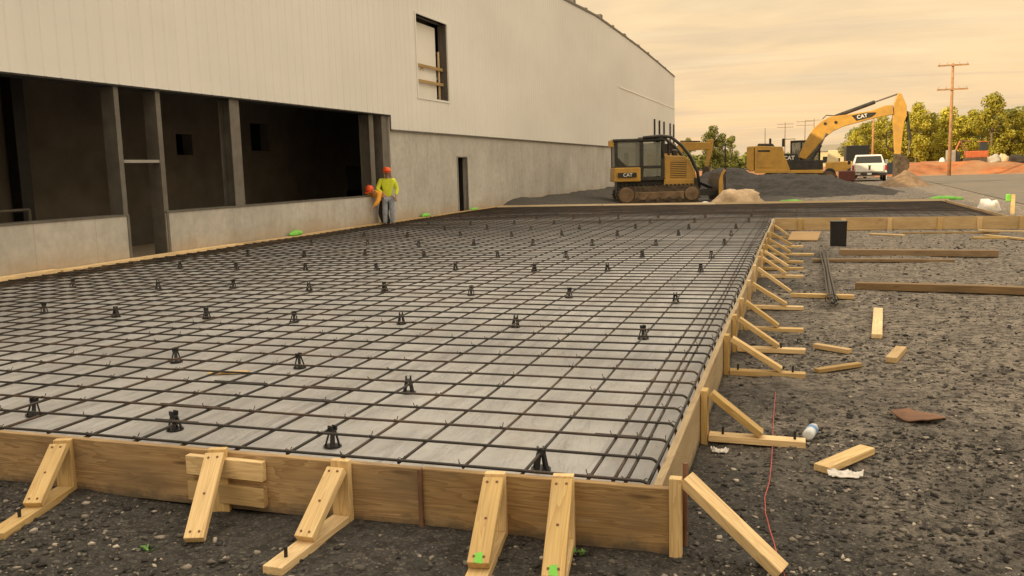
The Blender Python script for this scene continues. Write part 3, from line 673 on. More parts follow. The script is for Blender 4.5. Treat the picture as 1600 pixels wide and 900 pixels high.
# rebar bundle
rb=root('rebar_bundle','bundle of dark steel bars lying across a pointed stake','rebar bundle',(.55,11,.0))
p1=G(1301,472,.08);p2=G(1286,392,.06); inv=rb.matrix_basis.inverted()
for i in range(16):
    a=random.uniform(-.055,.055);h=random.uniform(.045,.11); e=random.uniform(-.25,.5); sp=random.uniform(-.02,.03)
    MB().tube([inv@Vector((p1.x+a,p1.y+random.uniform(-.1,.2),h)),inv@Vector((p1.x*.5+p2.x*.5+a*.8+sp,(p1.y+p2.y)/2,h-.01)),inv@Vector((p2.x+a*1.3,p2.y+e,h-.02))],.011,6).build('rebar','rebar',rb)
mb=MB(); mb.tube([inv@(Vector((p1.x+.07*math.cos(t*.7),p1.y+.25,.075+.055*math.sin(t*.7)))) for t in range(10)],.004,5); mb.build('tie_wire','black_steel',rb)
# black bin
bl=E(1297,386,17.6).x; br=E(1323,386,17.6).x
bn=root('black_bin','tall black plastic bin standing behind the rebar bundle','bin',((bl+br)/2,17.75,0)); w=(br-bl)/2
mb=MB(); mb.frus((-w*.96,w*.96,-w*.96,w*.96),.0,(-w,w,-w,w),.47); mb.build('body','black_plastic',bn,bevel=.01)
mb=MB(); mb.box(-w*1.05,w*1.05,-w*1.05,w*1.05,.452,.478); mb.build('rim','black_plastic',bn,bevel=.004)
for s in (-1,1): MB().box(s*w*.5-.02,s*w*.5+.02,-w*1.02,-w*.86,.05,.44).build('rib','black_plastic',bn)
# bottle
bp=G(1262,690); bq=G(1278,668)
bo=root('plastic_bottle','clear plastic bottle with blue label lying at the end of a brace','bottle',(bp.x,bp.y,.036)); d=(bq-bp); ang=math.atan2(d.y,d.x)
Rm=Matrix.Rotation(ang,4,'Z')
MB().lathe([(.02,0),(.032,.004),(.033,.05),(.031,.06),(.033,.07),(.033,.13),(.03,.16),(.014,.19),(.012,.2)],14,axis='x').build('body','bottle',bo,Rm,smooth=True)
MB().lathe([(.0336,.075),(.0338,.08),(.0338,.118),(.0336,.123)],14,axis='x').build('bottle_label','blue',bo,Rm)
MB().lathe([(.0145,.196),(.0145,.212),(.011,.214)],12,axis='x').build('cap','white_paint',bo,Rm)
# rags
def rag(px,label,lx,ly,rot,seed):
    p=G(*px); n=14; vs=[];mb=MB()
    for j in range(n+1):
        for i in range(n+1):
            u=i/n-.5;v=j/n-.5; e=1-.35*max(0,(u*u+v*v)*2+.4*noise.noise((u*4,v*4,seed)))
            vs.append((u*lx*e,v*ly*e,.012+.03*(1-4*v*v*.8)*abs(noise.noise((u*5+seed,v*5,1)))*2+.012*noise.noise((u*14,v*14,seed))))
    fs=[(j*(n+1)+i,j*(n+1)+i+1,(j+1)*(n+1)+i+1,(j+1)*(n+1)+i) for j in range(n) for i in range(n)]
    mb.v=vs;mb.f=fs; o=mb.build('rag','white_cloth',None,Matrix.Translation((p.x,p.y,gz(p.x,p.y)))@Matrix.Rotation(rot,4,'Z'),smooth=True)
    s=o.modifiers.new('S','SOLIDIFY'); s.thickness=.006; tag(o,label,'rag')
rag((1321,746),'crumpled white rag lying at the end of a lumber offcut',.20,.09,.1,3.1)
rag((1125,704),'flat white rag beside the right form and nearest brace',.11,.055,.05,8.2)
# rusty plate
p=G(1434,657); n=8; mb=MB()
for j in range(n+1):
    for i in range(n+1):
        u=i/n-.5;v=j/n-.5; mb.v.append((u*.24+v*.02,v*.20,.012+.05*u*u+.03*max(0,-u)+.012*math.sin(u*6+v*2)))
mb.f=[(j*(n+1)+i,j*(n+1)+i+1,(j+1)*(n+1)+i+1,(j+1)*(n+1)+i) for j in range(n) for i in range(n)]
o=mb.build('metal_plate','rust',None,Matrix.Translation((p.x,p.y,.012))@Matrix.Rotation(-.6,4,'Z'),smooth=True); s=o.modifiers.new('S','SOLIDIFY'); s.thickness=.005
tag(o,'rusty bent metal plate lying alone on the gravel at right','metal plate')
# red string line
sp=[(1226,905),(1215,872),(1207,845),(1196,806),(1195,782),(1202,760),(1206,720),(1207,690),(1209,650),(1213,610)]
pts=[]
for i in range(len(sp)-1):
    for k in range(4):
        t=k/4; q=G(sp[i][0]*(1-t)+sp[i+1][0]*t,sp[i][1]*(1-t)+sp[i+1][1]*t); q.z=gz(q.x,q.y)+.012+.006*random.random(); pts.append(q)
tag(MB().tube(pts,.0022,4).build('string_line','string'),'thin red string line trailing over the gravel beside the braces','string')
q=G(325,583,.172); q2=G(388,581,.172)
tag(lumber('wood_scrap',q,q2,.07,.012,'pine',side=(0,1,0)),'thin wood scrap lying on the grey sheet under the mat','wood scrap')
for i,(px,py,l) in enumerate(((230,857,'small green weed sprouting in the gravel before the splice blocks'),(905,867,'tiny green weed in the gravel near the corner brace'))):
    c=G(px,py); mb=MB()
    for k in range(16):
        a=random.uniform(0,6.28); L=random.uniform(.012,.03); b=Vector((random.uniform(-.03,.03),random.uniform(-.015,.015),0)); d=Vector((math.cos(a),math.sin(a),.6))*L; sd=Vector((-math.sin(a),math.cos(a),0))*.006
        mb.add([b-sd,b+sd,b+d+sd*.6,b+d-sd*.6],[(0,1,2,3)])
    tag(mb.build('weed','weed',None,Matrix.Translation((c.x,c.y,gz(c.x,c.y)+.004))),l,'weed')
# green bags and white bag
def lump(name,mat,c,sx,sy,sz,label,cat,rz_=0,seed=0,group=None,rough=.25):
    mb=MB(); nu,nv=20,10
    for j in range(nv+1):
        th=math.pi*j/nv
        for i in range(nu):
            a=2*math.pi*i/nu; d=Vector((math.sin(th)*math.cos(a),math.sin(th)*math.sin(a),math.cos(th)))
            k=1+rough*fb(d.x*1.6+seed,d.y*1.6,d.z*1.6,3); mb.v.append((d.x*k*sx,d.y*k*sy,max(d.z,-.3)*k*sz))
    for j in range(nv):
        for i in range(nu): mb.f.append((j*nu+i,(j+1)*nu+i,(j+1)*nu+(i+1)%nu,j*nu+(i+1)%nu))
    o=mb.build(name,mat,None,Matrix.Translation(Vector(c)+Vector((0,0,.28*sz)))@Matrix.Rotation(rz_,4,'Z'),smooth=True); return tag(o,label,cat,group)
def bag(px,sx,sy,sz,label,z=.29,rz_=0,seed=0,dx_=0):
    p=G(*px,z); lump('green_bag','green',(p.x+dx_,p.y,z),sx,sy,sz,label,'bag',rz_,seed)
for y,sy,sz,sd_,l in ((17.35,.26,.08,1,'bright green bag on the wall-side edge board, left of the workers'),(24.5,.32,.08,2,'bright green bag at the wall foot between the workers and side door'),(28.6,.4,.05,6,'flat green bag on the edge board below the narrow side door')):
    p=Bm@Vector((.10,y,.285)); lump('green_bag','green',tuple(p),.07,sy,sz,l,'bag',-WY,sd_)
bag((1235,316),.42,.08,.07,'bright green bag behind the far form, right of the sand heap',.26,.05,3)
bag((1477,312),.5,.10,.09,'bright green bag behind the far form at the right end',.26,.05,4)
p=G(1150,318,.2); lump('sand_heap','tan',(p.x,33.2,.05),.85,.6,.5,'small heap of tan sand behind the far form, before the gravel pile','sand heap',.1,5,rough=.35)
p=G(1098,319,.2); lump('sand_heap','white_cloth',(p.x,32.6,.05),.55,.3,.16,'low whitish sand spill left of the tan heap','sand heap',.1,15,rough=.3)
p=G(1566,330,.1); lump('white_bag','white_cloth',(5.3,28.8,.0),.32,.3,.3,'white bag slumped beside the far right end of the mat','bag',.1,9,rough=.4)
p=E(1582,330,27.5)
st=root('marker_stake','wooden marker stake with green ribbon at the far right','stake',(p.x,27.5,0)); MB().box(-.05,.05,-.02,.02,-.1,.55).build('stake','pine',st,bevel=.004); MB().box(-.18,-.052,-.03,.03,.36,.56).build('ribbon','green',st,bevel=.02)
# ------------------------------------------------------------------ gravel pile, rod
prof=[(1060,293),(1085,284),(1100,268),(1120,263),(1148,260),(1162,265),(1178,272),(1215,271),(1262,271),(1300,274),(1330,283),(1365,289),(1400,296),(1440,303)]
pp=[(E(x,y,47).x,max(0,E(x,y,47).z)) for x,y in prof]
def ph(x):
    if x<=pp[0][0] or x>=pp[-1][0]: return 0
    for (a,b),(c,d) in zip(pp,pp[1:]):
        if a<=x<=c: return b+(d-b)*(x-a)/(c-a)
    return 0
def pz(x,y):
    e=sm(41,47,y)*(1-sm(48.5,54,y)); return -.08+e*ph(x)*(1.0+.07*fb(x*.9,y*.9,2))+.11*fb(x*1.7,y*1.7,4,5)*sm(0,.3,e*ph(x))
o=heightfield('gravel_pile','pile',axis([(-6,9.5,110)]),axis([(40,55,80)]),pz); tag(o,'long pile of dark gravel between bulldozer and excavator','gravel pile')
def pz2(x,y):
    d=math.hypot((x-6.05)/1.6,(y-57.5)/2.); return -.05+1.05*max(0,1-d)*(1+.2*fb(x,y,1))
o=heightfield('soil_mound','soil',axis([(4.2,8,40)]),axis([(55,60,40)]),pz2); tag(o,'brown mound of soil under the excavator bucket','soil mound')
p=E(1133,270,41); tag(MB().tube([(p.x,41,0),(p.x,41,E(1133,224,41).z)],.03,6).build('marker_rod','black_steel'),'thin dark rod standing right of the bulldozer blade','marker rod')
# ------------------------------------------------------------------ bulldozer (x forward, y to its left, z up; near side is y=0)
dz_=root('bulldozer','yellow bulldozer with black cab and curved sweep bars beside the warehouse','bulldozer',(-7.3,37.6,.0),math.atan2(1.3,4.3))
def trackprof(x0,x1,z0,z1,r0,n=8):
    c0=(x0+(z1-z0)/2,(z0+z1)/2); c1=(x1-(z1-z0)/2,(z0+z1)/2); r=(z1-z0)/2
    return [(c0[0]+r*math.cos(R(a)),c0[1]+r*math.sin(R(a))) for a in range(90,271,180//n)]+[(c1[0]+r*math.cos(R(a)),c1[1]+r*math.sin(R(a))) for a in range(-90,91,180//n)]
for y0 in (0,1.72):
    tr=MB().prism(trackprof(-.05,3.5,.0,.76,0),y0,y0+.5).build('track','track',dz_)
    mb=MB(); P=trackprof(-.07,3.52,-.02,.78,0)
    for i in range(len(P)): pass
    L=[]; 
    for i in range(len(P)):
        a=Vector((P[i][0],0,P[i][1]));b=Vector((P[(i+1)%len(P)][0],0,P[(i+1)%len(P)][1])); k=max(1,int((b-a).length/.17))
        L+=[(a+(b-a)*j/k,(b-a).normalized()) for j in range(k)]
    for q,t in L:
        nn=Vector((t.z,0,-t.x)); w=t*.022
        mb.hexa([(q-w-nn*.03)+Vector((0,y0-.02,0)),(q+w-nn*.03)+Vector((0,y0-.02,0)),(q+w-nn*.03)+Vector((0,y0+.52,0)),(q-w-nn*.03)+Vector((0,y0+.52,0)),(q-w+nn*.03)+Vector((0,y0-.02,0)),(q+w+nn*.03)+Vector((0,y0-.02,0)),(q+w+nn*.03)+Vector((0,y0+.52,0)),(q-w+nn*.03)+Vector((0,y0+.52,0))])
    mb.build('grouser','mblack',tr)
    ys=y0-.03 if y0==0 else y0+.53
    MB().lathe([(.30,-.02),(.33,0),(.33,.05),(.2,.06)],18,c=(.33,y0-.045,.38),axis='y').build('sprocket','soil',tr)
    MB().lathe([(.26,-.02),(.29,0),(.29,.05),(.2,.06)],18,c=(3.12,y0-.045,.38),axis='y').build('idler','soil',tr)
    MB().box(.7,2.8,y0-.035,y0+.53,.16,.5).build('track_frame','soil',tr,bevel=.03)
    for k in range(5): MB().lathe([(.11,0),(.11,.05)],12,c=(.8+.45*k,y0-.06,.17),axis='y').build('roller','track',tr)
MB().box(.0,3.3,.5,1.72,.35,1.0).build('chassis','mblack',dz_,bevel=.03)
MB().prism([(-.17,.95),(.98,.95),(.98,1.56),(-.15,1.56)],.18,2.04).build('fuel_tank','yellow',dz_,bevel=.04)
MB().box(.0,.8,.11,.175,1.14,1.34).build('tank_badge','mblack',dz_,bevel=.01)
text('logo','CAT',.20,'white_logo',dz_,Matrix.Translation((.42,.105,1.24))@Matrix.Rotation(R(90),4,'X'))
# cab: posts, roof, glass
mb=MB()
for (x0,x1) in ((-.12,.02),(.96,1.12),(1.88,2.02)):
    for y in (.32,1.82): mb.box(x0,x1,y,y+.09,1.0 if x0>.5 else 1.56,2.66)
mb.box(-.10,2.0,.34,1.9,1.50,1.62); mb.prism([(.98,.98),(2.0,.98),(2.0,1.14),(.98,1.14)],.3,1.92)
mb.prism([(.02,2.0),(.02,1.62),(.40,1.62)],.335,.39); mb.prism([(1.88,2.66),(2.0,2.0),(2.02,1.9),(1.88,1.9)],.32,.36)
mb.build('cab_frame','mblack',dz_,bevel=.015)
MB().box(-.18,2.12,.25,1.98,2.66,2.78).build('cab_roof','mblack',dz_,bevel=.03)
for y in (.36,1.84): MB().box(.02,.96,y,y+.02,1.62,2.66).build('cab_window','glass',dz_)
MB().box(1.12,1.88,.35,.37,1.16,2.6).build('cab_door','glass',dz_); MB().box(1.12,1.88,1.84,1.86,1.16,2.6).build('cab_door','glass',dz_)
MB().box(-.1,-.08,.42,1.8,1.62,2.62).build('rear_window','glass',dz_); MB().box(1.98,2.0,.42,1.8,1.7,2.62).build('windscreen','glass',dz_)
mb=MB(); mb.box(.45,.95,.8,1.4,1.3,1.55); mb.box(.38,.55,.82,1.38,1.5,2.2); mb.build('seat','mblack',dz_,bevel=.04)
MB().box(-.36,-.14,.3,.62,2.44,2.72).build('work_lamp','yellow',dz_,bevel=.03)
MB().prism([(2.02,.72),(3.42,.55),(3.42,.95),(3.35,1.35),(3.1,1.83),(2.9,1.98),(2.02,2.04)],.42,1.8).build('engine_hood','yellow',dz_,bevel=.04)
MB().prism([(2.0,.62),(3.45,.55),(3.45,.98),(2.0,1.0)],.38,.42).build('side_skirt','yellow',dz_,bevel=.02)
g=MB()
g.box(2.30,2.98,.408,.418,1.08,1.78); g.build('grille','mblack',dz_)
mb=MB()
for k in range(9): mb.box(2.3,2.98,.39,.406,1.1+.078*k,1.145+.078*k)
mb.build('grille_slat','yellow',dz_)
MB().tube([(2.3,.95,2.0),(2.3,.95,2.62),(2.25,.95,2.7)],.06,10).build('exhaust','mblack',dz_); MB().lathe([(.11,2.0),(.13,2.05),(.13,2.25),(.05,2.3)],12,c=(2.6,1.2,0)).build('precleaner','mblack',dz_)
for y in (.24,1.98):
    MB().tube([(1.1,y,2.80),(1.9,y,2.86),(2.3,y,2.80),(2.75,y,2.42),(3.15,y,1.9),(3.42,y,1.3),(3.5,y,.62)],.07,8).build('sweep_bar','mblack',dz_,smooth=True)
MB().box(3.3,3.52,.2,2.02,.4,1.05).build('nose','mblack',dz_,bevel=.03)
for y in (.15,1.97): MB().prism([(2.9,.3),(4.25,.28),(4.25,.5),(2.9,.5)],y,y+.12).build('push_arm','mblack',dz_)
MB().tube([(3.3,.75,1.0),(4.15,.75,.6)],.06,8).build('lift_cylinder','mblack',dz_); MB().tube([(3.3,1.45,1.0),(4.15,1.45,.6)],.06,8).build('lift_cylinder','mblack',dz_)
bp_=[(4.45,1.22),(4.36,.95),(4.30,.6),(4.33,.25),(4.42,0.0)]
MB().prism(bp_+[(x+.07,z) for x,z in bp_[::-1]],-.35,2.6).build('blade','track',dz_)
MB().prism([(4.2,.0),(4.4,.0),(4.36,1.15),(4.5,1.32),(4.42,1.4),(4.3,1.2),(4.2,.9)],-.40,-.35).build('blade_wing','yellow',dz_)
# ------------------------------------------------------------------ excavator builder
def pe(px,dy=0,Y=58): 
    e=E(px[0],px[1],Y); return (e.x,e.z)
ex=root('excavator','large yellow excavator reaching over the gravel pile, arm hanging by the pickup','excavator',(0,58,0))
def xb(name,prof,y0,y1,mat,bev=.03,par=ex): return MB().prism([pe(p) for p in prof],y0,y1).build(name,mat,par,bevel=bev)
for y0 in (.1,2.2):
    tr=MB().prism(trackprof(-2.3,2.35,.0,.95,0),y0,y0+.6).build('track','track',ex)
    MB().lathe([(.3,0),(.36,.0),(.36,.06),(.2,.07)],16,c=(1.87,y0-.05,.47),axis='y').build('idler','soil',tr)
    MB().lathe([(.3,0),(.36,.0),(.36,.06),(.2,.07)],16,c=(-1.82,y0-.05,.47),axis='y').build('sprocket','soil',tr)
MB().lathe([(.8,.8),(.8,1.2)],20,c=(-.1,1.45,0)).build('slew_ring','mblack',ex)
xb('counterweight',[(1167,229),(1178,228),(1178,268),(1170,268),(1166,262)],0,2.9,'yellow',.06)
xb('engine_housing',[(1179,228),(1222,229),(1226,244),(1234,263),(1234,268),(1179,268)],0.01,2.89,'yellow',.03)
xb('platform',[(1179,265.5),(1286,265.5),(1286,270.5),(1179,270.5)],-.02,2.88,'yellow',.02)
xb('side_panel',[(1224,240),(1245,240),(1250,250),(1286,250),(1286,265),(1236,265),(1229,256)],.05,1.0,'mblack',.02)
xb('service_door',[(1184,233),(1206,233),(1206,262),(1184,262)],-.012,.012,'yellow',.008)
xb('vent',[(1184,234.5),(1203,234.5),(1203,237.5),(1184,237.5)],-.02,.013,'mblack',.004)
t_=pe((1233,247)); text('logo','CAT',.33,'white_logo',ex,Matrix.Translation((t_[0],.035,t_[1]))@Matrix.Rotation(R(90),4,'X'))
xb('air_box',[(1182,228),(1184,224),(1207,224),(1210,229)],.6,2.0,'mblack',.05)
for px in (1203,1224): 
    a=pe((px,229));b=pe((px,216)); MB().tube([(a[0],.7,a[1]),(b[0],.7,b[1])],.07,8).build('exhaust','mblack',ex)
a=pe((1222,229)); MB().tube([(a[0],.2,a[1]),(a[0],.2,a[1]+.45),(a[0]+.75,.2,a[1]+.45),(a[0]+.75,.2,a[1])],.022,6).build('hand_rail','mblack',ex)
# cab on the far side
cb=MB(); P=[pe(p) for p in ((1234,217),(1277,217),(1284,226),(1284,262),(1234,262))]
for (q0,q1) in zip(P,P[1:]+P[:1]):
    pass
a=pe((1234,262));b=pe((1284,217)); x0,z0,x1,z1=a[0],a[1],b[0],b[1]
cb.box(x0,x1,1.75,2.8,z0,z0+.35); cb.box(x0,x1-.2,1.72,2.82,z1-.12,z1)
for xx in (x0,x0+.62,x1-.12): 
    for y in (1.75,2.7): cb.box(xx,xx+.10,y,y+.1,z0+.35,z1-.12)
cb.build('cab_frame','mblack',ex,bevel=.02)
for y in (1.78,2.74): MB().box(x0+.1,x1-.12,y,y+.02,z0+.35,z1-.12).build('cab_window','glass',ex)
MB().box(x1-.06,x1-.04,1.85,2.7,z0+.35,z1-.12).build('windscreen','glass',ex)
MB().box(x0+.3,x0+.9,2.0,2.5,z0+.3,z0+1.1).build('seat','mblack',ex,bevel=.05)
boomU=[(1247,246),(1253,232),(1261,216),(1270,201),(1283,189),(1297,181),(1328,177),(1363,171.5),(1386,163),(1398,162)]
boomL=[(1399,177),(1368,183.5),(1339,191),(1319,196.5),(1303,204),(1288,216),(1272,234),(1259,249)]
bm_=xb('boom',boomU+boomL,1.1,1.75,'yellow',.03)
xb('boom_patch',[(1332,179),(1355,174.5),(1371,174),(1371,176),(1364,181.5),(1340,187.5)],1.085,1.098,'mblack',0)
t_=pe((1349,180.5)); text('logo','CAT',.31,'white_logo',ex,Matrix.Translation((t_[0],1.075,t_[1]))@Matrix.Rotation(R(9),4,'Y').inverted()@Matrix.Rotation(R(90),4,'X'))
xb('stick',[(1407,142.5),(1412,144),(1420,162),(1421,179),(1417,188),(1414,210),(1411,241),(1401,241),(1399.5,210),(1398,181),(1401,158)],1.18,1.66,'yellow',.03)
for (pxs,dia) in (((1290,192),.09),((1307,190),.09)):
    a=pe(pxs); MB().lathe([(dia,1.06),(dia,1.09)],12,c=(a[0],0,a[1]),axis='y').build('pin_boss','mblack',ex)
def cyl(name,a,b,c,y,r1=.11,r2=.05):
    a,b,c=pe(a),pe(b),pe(c); q=MB().tube([(a[0],y,a[1]),(b[0],y,b[1])],r1,10).build(name,'mblack',ex); MB().tube([(b[0],y,b[1]),(c[0],y,c[1])],r2,8).build('rod','steel',q)
cyl('stick_cylinder',(1306,180.5),(1370,157),(1407,144),1.42,.12,.05)
cyl('bucket_cylinder',(1421,172),(1426,218),(1423,241),1.42,.1,.045)
for y in (1.02,1.83): cyl('boom_cylinder',(1262,258),(1283,226),(1292,207),y,.11,.05)
mb=MB(); pts=[pe(p) for p in ((1286,187),(1292,181),(1305,182),(1316,179))]
MB().tube([(p[0],1.3,p[1]+.1) for p in pts],.035,6).build('hose','mblack',ex)
mb=MB(); mb.prism([pe(p) for p in ((1405,238),(1409,238),(1425,250),(1423,254),(1414,248))],1.2,1.3); mb.prism([pe(p) for p in ((1405,238),(1409,238),(1425,250),(1423,254),(1414,248))],1.55,1.65); mb.build('linkage','track',ex)
xb('bucket',[(1401,240),(1413,241),(1424,250),(1423,262),(1415,272),(1405,280),(1399,284),(1400,268)],.75,2.05,'track',.03)
mb=MB()
for k in range(5): 
    q=pe((1400,284)); mb.box(q[0]-.08,q[0]+.04,.8+.26*k,.88+.26*k,q[1]-.14,q[1]+.05)
mb.build('bucket_teeth','steel',ex)
a=pe((1389,222)); MB().tube([(pe((1399,205))[0],1.3,pe((1399,205))[1]),(pe((1388,207))[0],1.3,pe((1388,207))[1]),(pe((1388,228))[0],1.3,pe((1388,228))[1]),(pe((1400,236))[0],1.3,pe((1400,236))[1])],.05,6).build('hose','mblack',ex)
# second, smaller excavator seen past the bulldozer
def pe2(p): return pe(p,Y=64)
e2=root('small_excavator','smaller yellow excavator partly hidden behind the bulldozer, arm hanging down','excavator',(0,64,0))
def xb2(name,prof,y0,y1,mat): return MB().prism([pe2(p) for p in prof],y0,y1).build(name,mat,e2,bevel=.03)
xb2('boom',[(1050,236),(1060,221),(1100,222),(1109,222),(1107,233),(1066,236),(1056,246)],.8,1.2,'yellow')
xb2('boom_cylinder',[(1060,219),(1092,219.5),(1092,221.5),(1060,221.5)],.9,1.1,'mblack'); xb2('stick',[(1103,218),(1113,217),(1110,240),(1103,262),(1099,262),(1102,240)],.85,1.15,'yellow')
xb2('bucket',[(1098,260),(1106,260),(1108,270),(1100,277),(1095,272)],.6,1.4,'track'); xb2('housing',[(1010,240),(1054,240),(1054,266),(1010,266)],0,2.2,'yellow')
xb2('cab',[(1032,224),(1050,224),(1054,250),(1032,250)],1.3,2.2,'mblack')
a=pe2((1032,280)); 
for y0 in (.0,1.7): MB().prism(trackprof(a[0]-1.5,a[0]+1.7,0,.8,0),y0,y0+.5).build('track','track',e2)
# ------------------------------------------------------------------ pickup (y forward = away)
xl,xr=E(1331,270,72).x,E(1386,270,72).x; W=(xr-xl)/2
pk=root('pickup_truck','white pickup truck seen from behind, parked past the gravel pile','pickup truck',((xl+xr)/2,72,0),R(-2)); 
def taper(prof,wb,wt,zs): # profile (y,z) extruded to half width depending on height
    mb=MB(); n=len(prof); hw=lambda z: wb+(wt-wb)*sm(zs[0],zs[1],z)
    mb.v=[(-hw(z),y,z) for y,z in prof]+[(hw(z),y,z) for y,z in prof]
    mb.f=[tuple(range(n)),tuple(range(2*n-1,n-1,-1))]+[(i,i+n,(i+1)%n+n,(i+1)%n) for i in range(n)]; return mb
o=fixn(taper([(.1,.55),(.02,1.28),(2.0,1.28),(2.0,1.25),(3.9,1.25),(5.3,1.18),(5.55,1.0),(5.6,.5),(4.9,.45),(1.0,.45)],W,W*.97,(.5,1.3)).build('body','white_paint',pk,bevel=.04))
o=fixn(taper([(2.02,1.26),(2.3,1.95),(2.5,2.0),(3.5,2.0),(3.75,1.92),(4.3,1.26)],W*.95,W*.76,(1.25,2.0)).build('cab','white_paint',pk,bevel=.05))
mb=MB(); mb.v=[(-W*.80,2.04,1.36),(W*.80,2.04,1.36),(W*.70,2.24,1.88),(-W*.70,2.24,1.88)]; mb.f=[(0,1,2,3)]; o=mb.build('rear_window','dglass',pk); s=o.modifiers.new('S','SOLIDIFY'); s.thickness=.02; s.offset=1
for sx in (-1,1):
    mb=MB(); mb.v=[(sx*W*.935,2.35,1.36),(sx*W*.935,3.9,1.36),(sx*W*.80,3.6,1.88),(sx*W*.80,2.5,1.88)]; mb.f=[(0,1,2,3)]; o=mb.build('side_window','dglass',pk); s=o.modifiers.new('S','SOLIDIFY'); s.thickness=.05; s.offset=0
    MB().box(sx*W*.93-.07,sx*W*.93+.07,-.01,.09,.82,1.2).build('tail_light','red_light',pk,bevel=.02)
    MB().box(sx*(W+.14)-.12,sx*(W+.14)+.12,3.75,3.85,1.28,1.6).build('mirror','mblack' if sx<0 else 'white_paint',pk,bevel=.03)
    for y in (1.15,4.55):
        w_=MB().lathe([(.30,-.13),(.38,-.11),(.39,0),(.38,.11),(.30,.13)],20,c=(sx*(W-.14),y,.39),axis='x').build('wheel','rubber',pk); MB().lathe([(.2,-.135),(.24,-.12),(.24,.12),(.2,.135)],16,c=(sx*(W-.14),y,.39),axis='x').build('rim','chrome',w_)
MB().box(-W*.8,W*.8,-.02,.03,.72,1.24).build('tailgate','white_paint',pk,bevel=.02); MB().box(-.07,.07,-.035,-.022,.86,1.14).build('emblem','mblack',pk,bevel=.015); MB().box(-.12,.12,-.035,-.022,1.15,1.19).build('handle','mblack',pk)
MB().box(-W*.98,W*.98,-.12,.1,.42,.66).build('bumper','mblack',pk,bevel=.03); MB().box(-.15,.15,-.135,-.122,.5,.63).build('number_plate','white_logo',pk); MB().box(-W*.8,-W*.5,-.135,-.122,.5,.63).build('bumper_step','chrome',pk); MB().box(-W*.6,W*.3,-.13,-.05,.34,.41).build('tow_bar','chrome',pk)

# things around the pickup
p0=E(1330,283,82); s=82/1380
tk=root('dark_trailer','dark box trailer parked just left of the white pickup','trailer',(E(1337,270,84).x,84,0)); MB().box(-.85,1.1,0,3.5,1.15,2.9).build('box','black_plastic',tk,bevel=.05)
for x in (-.55,.8): MB().lathe([(.3,-.15),(.48,-.12),(.48,.12),(.3,.15)],16,c=(x,.6,.48),axis='x').build('wheel','rubber',tk)
MB().box(-.8,1.05,-.04,-.005,1.2,1.3).build('bumper','steel',tk)
lo=root('yellow_loader','small yellow loader standing between the excavator cab and trailer','loader',(E(1312,270,80).x,80,0)); 
MB().prism([(-1.1,.7),(1.4,.7),(1.5,1.2),(.9,1.55),(-1.1,1.5)],0,1.8).build('body','yellow',lo,bevel=.06); MB().frus((-1.0,-.1,.3,1.5),1.5,(-.9,-.15,.4,1.4),2.5).build('cab','cream',lo,bevel=.05); MB().box(1.3,1.75,.1,1.7,.5,1.5).build('engine_cover','orange',lo,bevel=.05)
for x in (-.8,1.0): MB().lathe([(.3,-.15),(.5,-.12),(.5,.12),(.3,.15)],16,c=(x,-.1,.5),axis='y').build('wheel','rubber',lo)
tkk=root('red_tank','low red fuel tank on the ground left of the pickup','fuel tank',(E(1322,280,70).x,70,0)); MB().box(-.5,.62,0,1.,.08,.85).build('tank','redpaint',tkk,bevel=.06)
for x in (-.45,.45): MB().box(x-.08,x+.08,.1,.9,.0,.09).build('skid','mblack',tkk)
MB().lathe([(.09,.93),(.09,1.02)],10,c=(.2,.5,-.1)).build('cap','mblack',tkk)
hs=root('cream_house','small cream house far behind the excavator cab','house',(E(1296,250,210).x,210,0)); MB().box(-3,4.5,0,6,0,3.8).build('wall','cream',hs); MB().prism([(-3.4,3.75),(4.9,3.75),(3.6,5.2),(-2.2,5.2)],-.3,6.3).build('roof','grey',hs)
MB().box(-1.4,-.4,-.05,-.01,1.2,2.6).build('window','dglass',hs); MB().box(1.2,2.2,-.05,-.01,.0,2.2).build('door','mblack',hs)
sg=root('site_sign','dark blue sign board on white posts, right of the pickup','sign',(E(1392,275,80).x,80,0)); MB().box(-.35,.32,0,.05,.35,1.35).build('panel','navy',sg,bevel=.01)
for x in (-.36,.36): MB().box(x-.03,x+.03,.052,.1,0,1.5 if x>0 else .5).build('post','white_logo',sg)
# right-hand far things
def utility(px,ptop,pbot,Y,r,label,arms,name='utility_pole'):
    b=E(px,pbot,Y);t=E(px,ptop,Y); o=root(name,label,'utility pole',(b.x,Y,0)); H=t.z; mt_='bark' if Y>200 else 'pole_wood'
    MB().tube([(0,0,-.3),(0,0,H*.5),(0,0,H)],[r,r*.85,r*.6],10).build('pole',mt_,o,smooth=True)
    for (pz_,w) in arms:
        z=E(px,pz_,Y).z; MB().box(-w,w,-r-.06,-r,z-(.07 if Y<200 else .05),z+(.07 if Y<200 else .05)).build('crossarm',mt_,o)
        mb=MB()
        for x in (-w*.9,-w*.4,w*.4,w*.9): mb.tube([(x,-r-.03,z+.07),(x,-r-.03,z+.25)],.03,6)
        mb.build('insulator','grey',o)
    return o
utility(1482.5,99,276,88,.17,'tall wooden utility pole with two crossarms at the road edge',[(102.5,1.25),(140,1.25)])
utility(1363,176,260,120,.16,'bare wooden pole standing among the trees above the pickup',[])
for i,(px,pt,ar) in enumerate(((1195,200,()),(1226,191,((194,2.),(199,2.))),(1257,187,((190,2.2),(196,2.2))),(1271,185,((188,2.2),)))):
    utility(px,pt,255,230+12*i,.13,['thin distant pole, leftmost of the four above the excavator','distant power pole with two crossarms, left of the close pair','distant power pole with two crossarms, left one of the close pair','distant power pole with one crossarm, rightmost of the four'][i],list(ar))
Yq=98
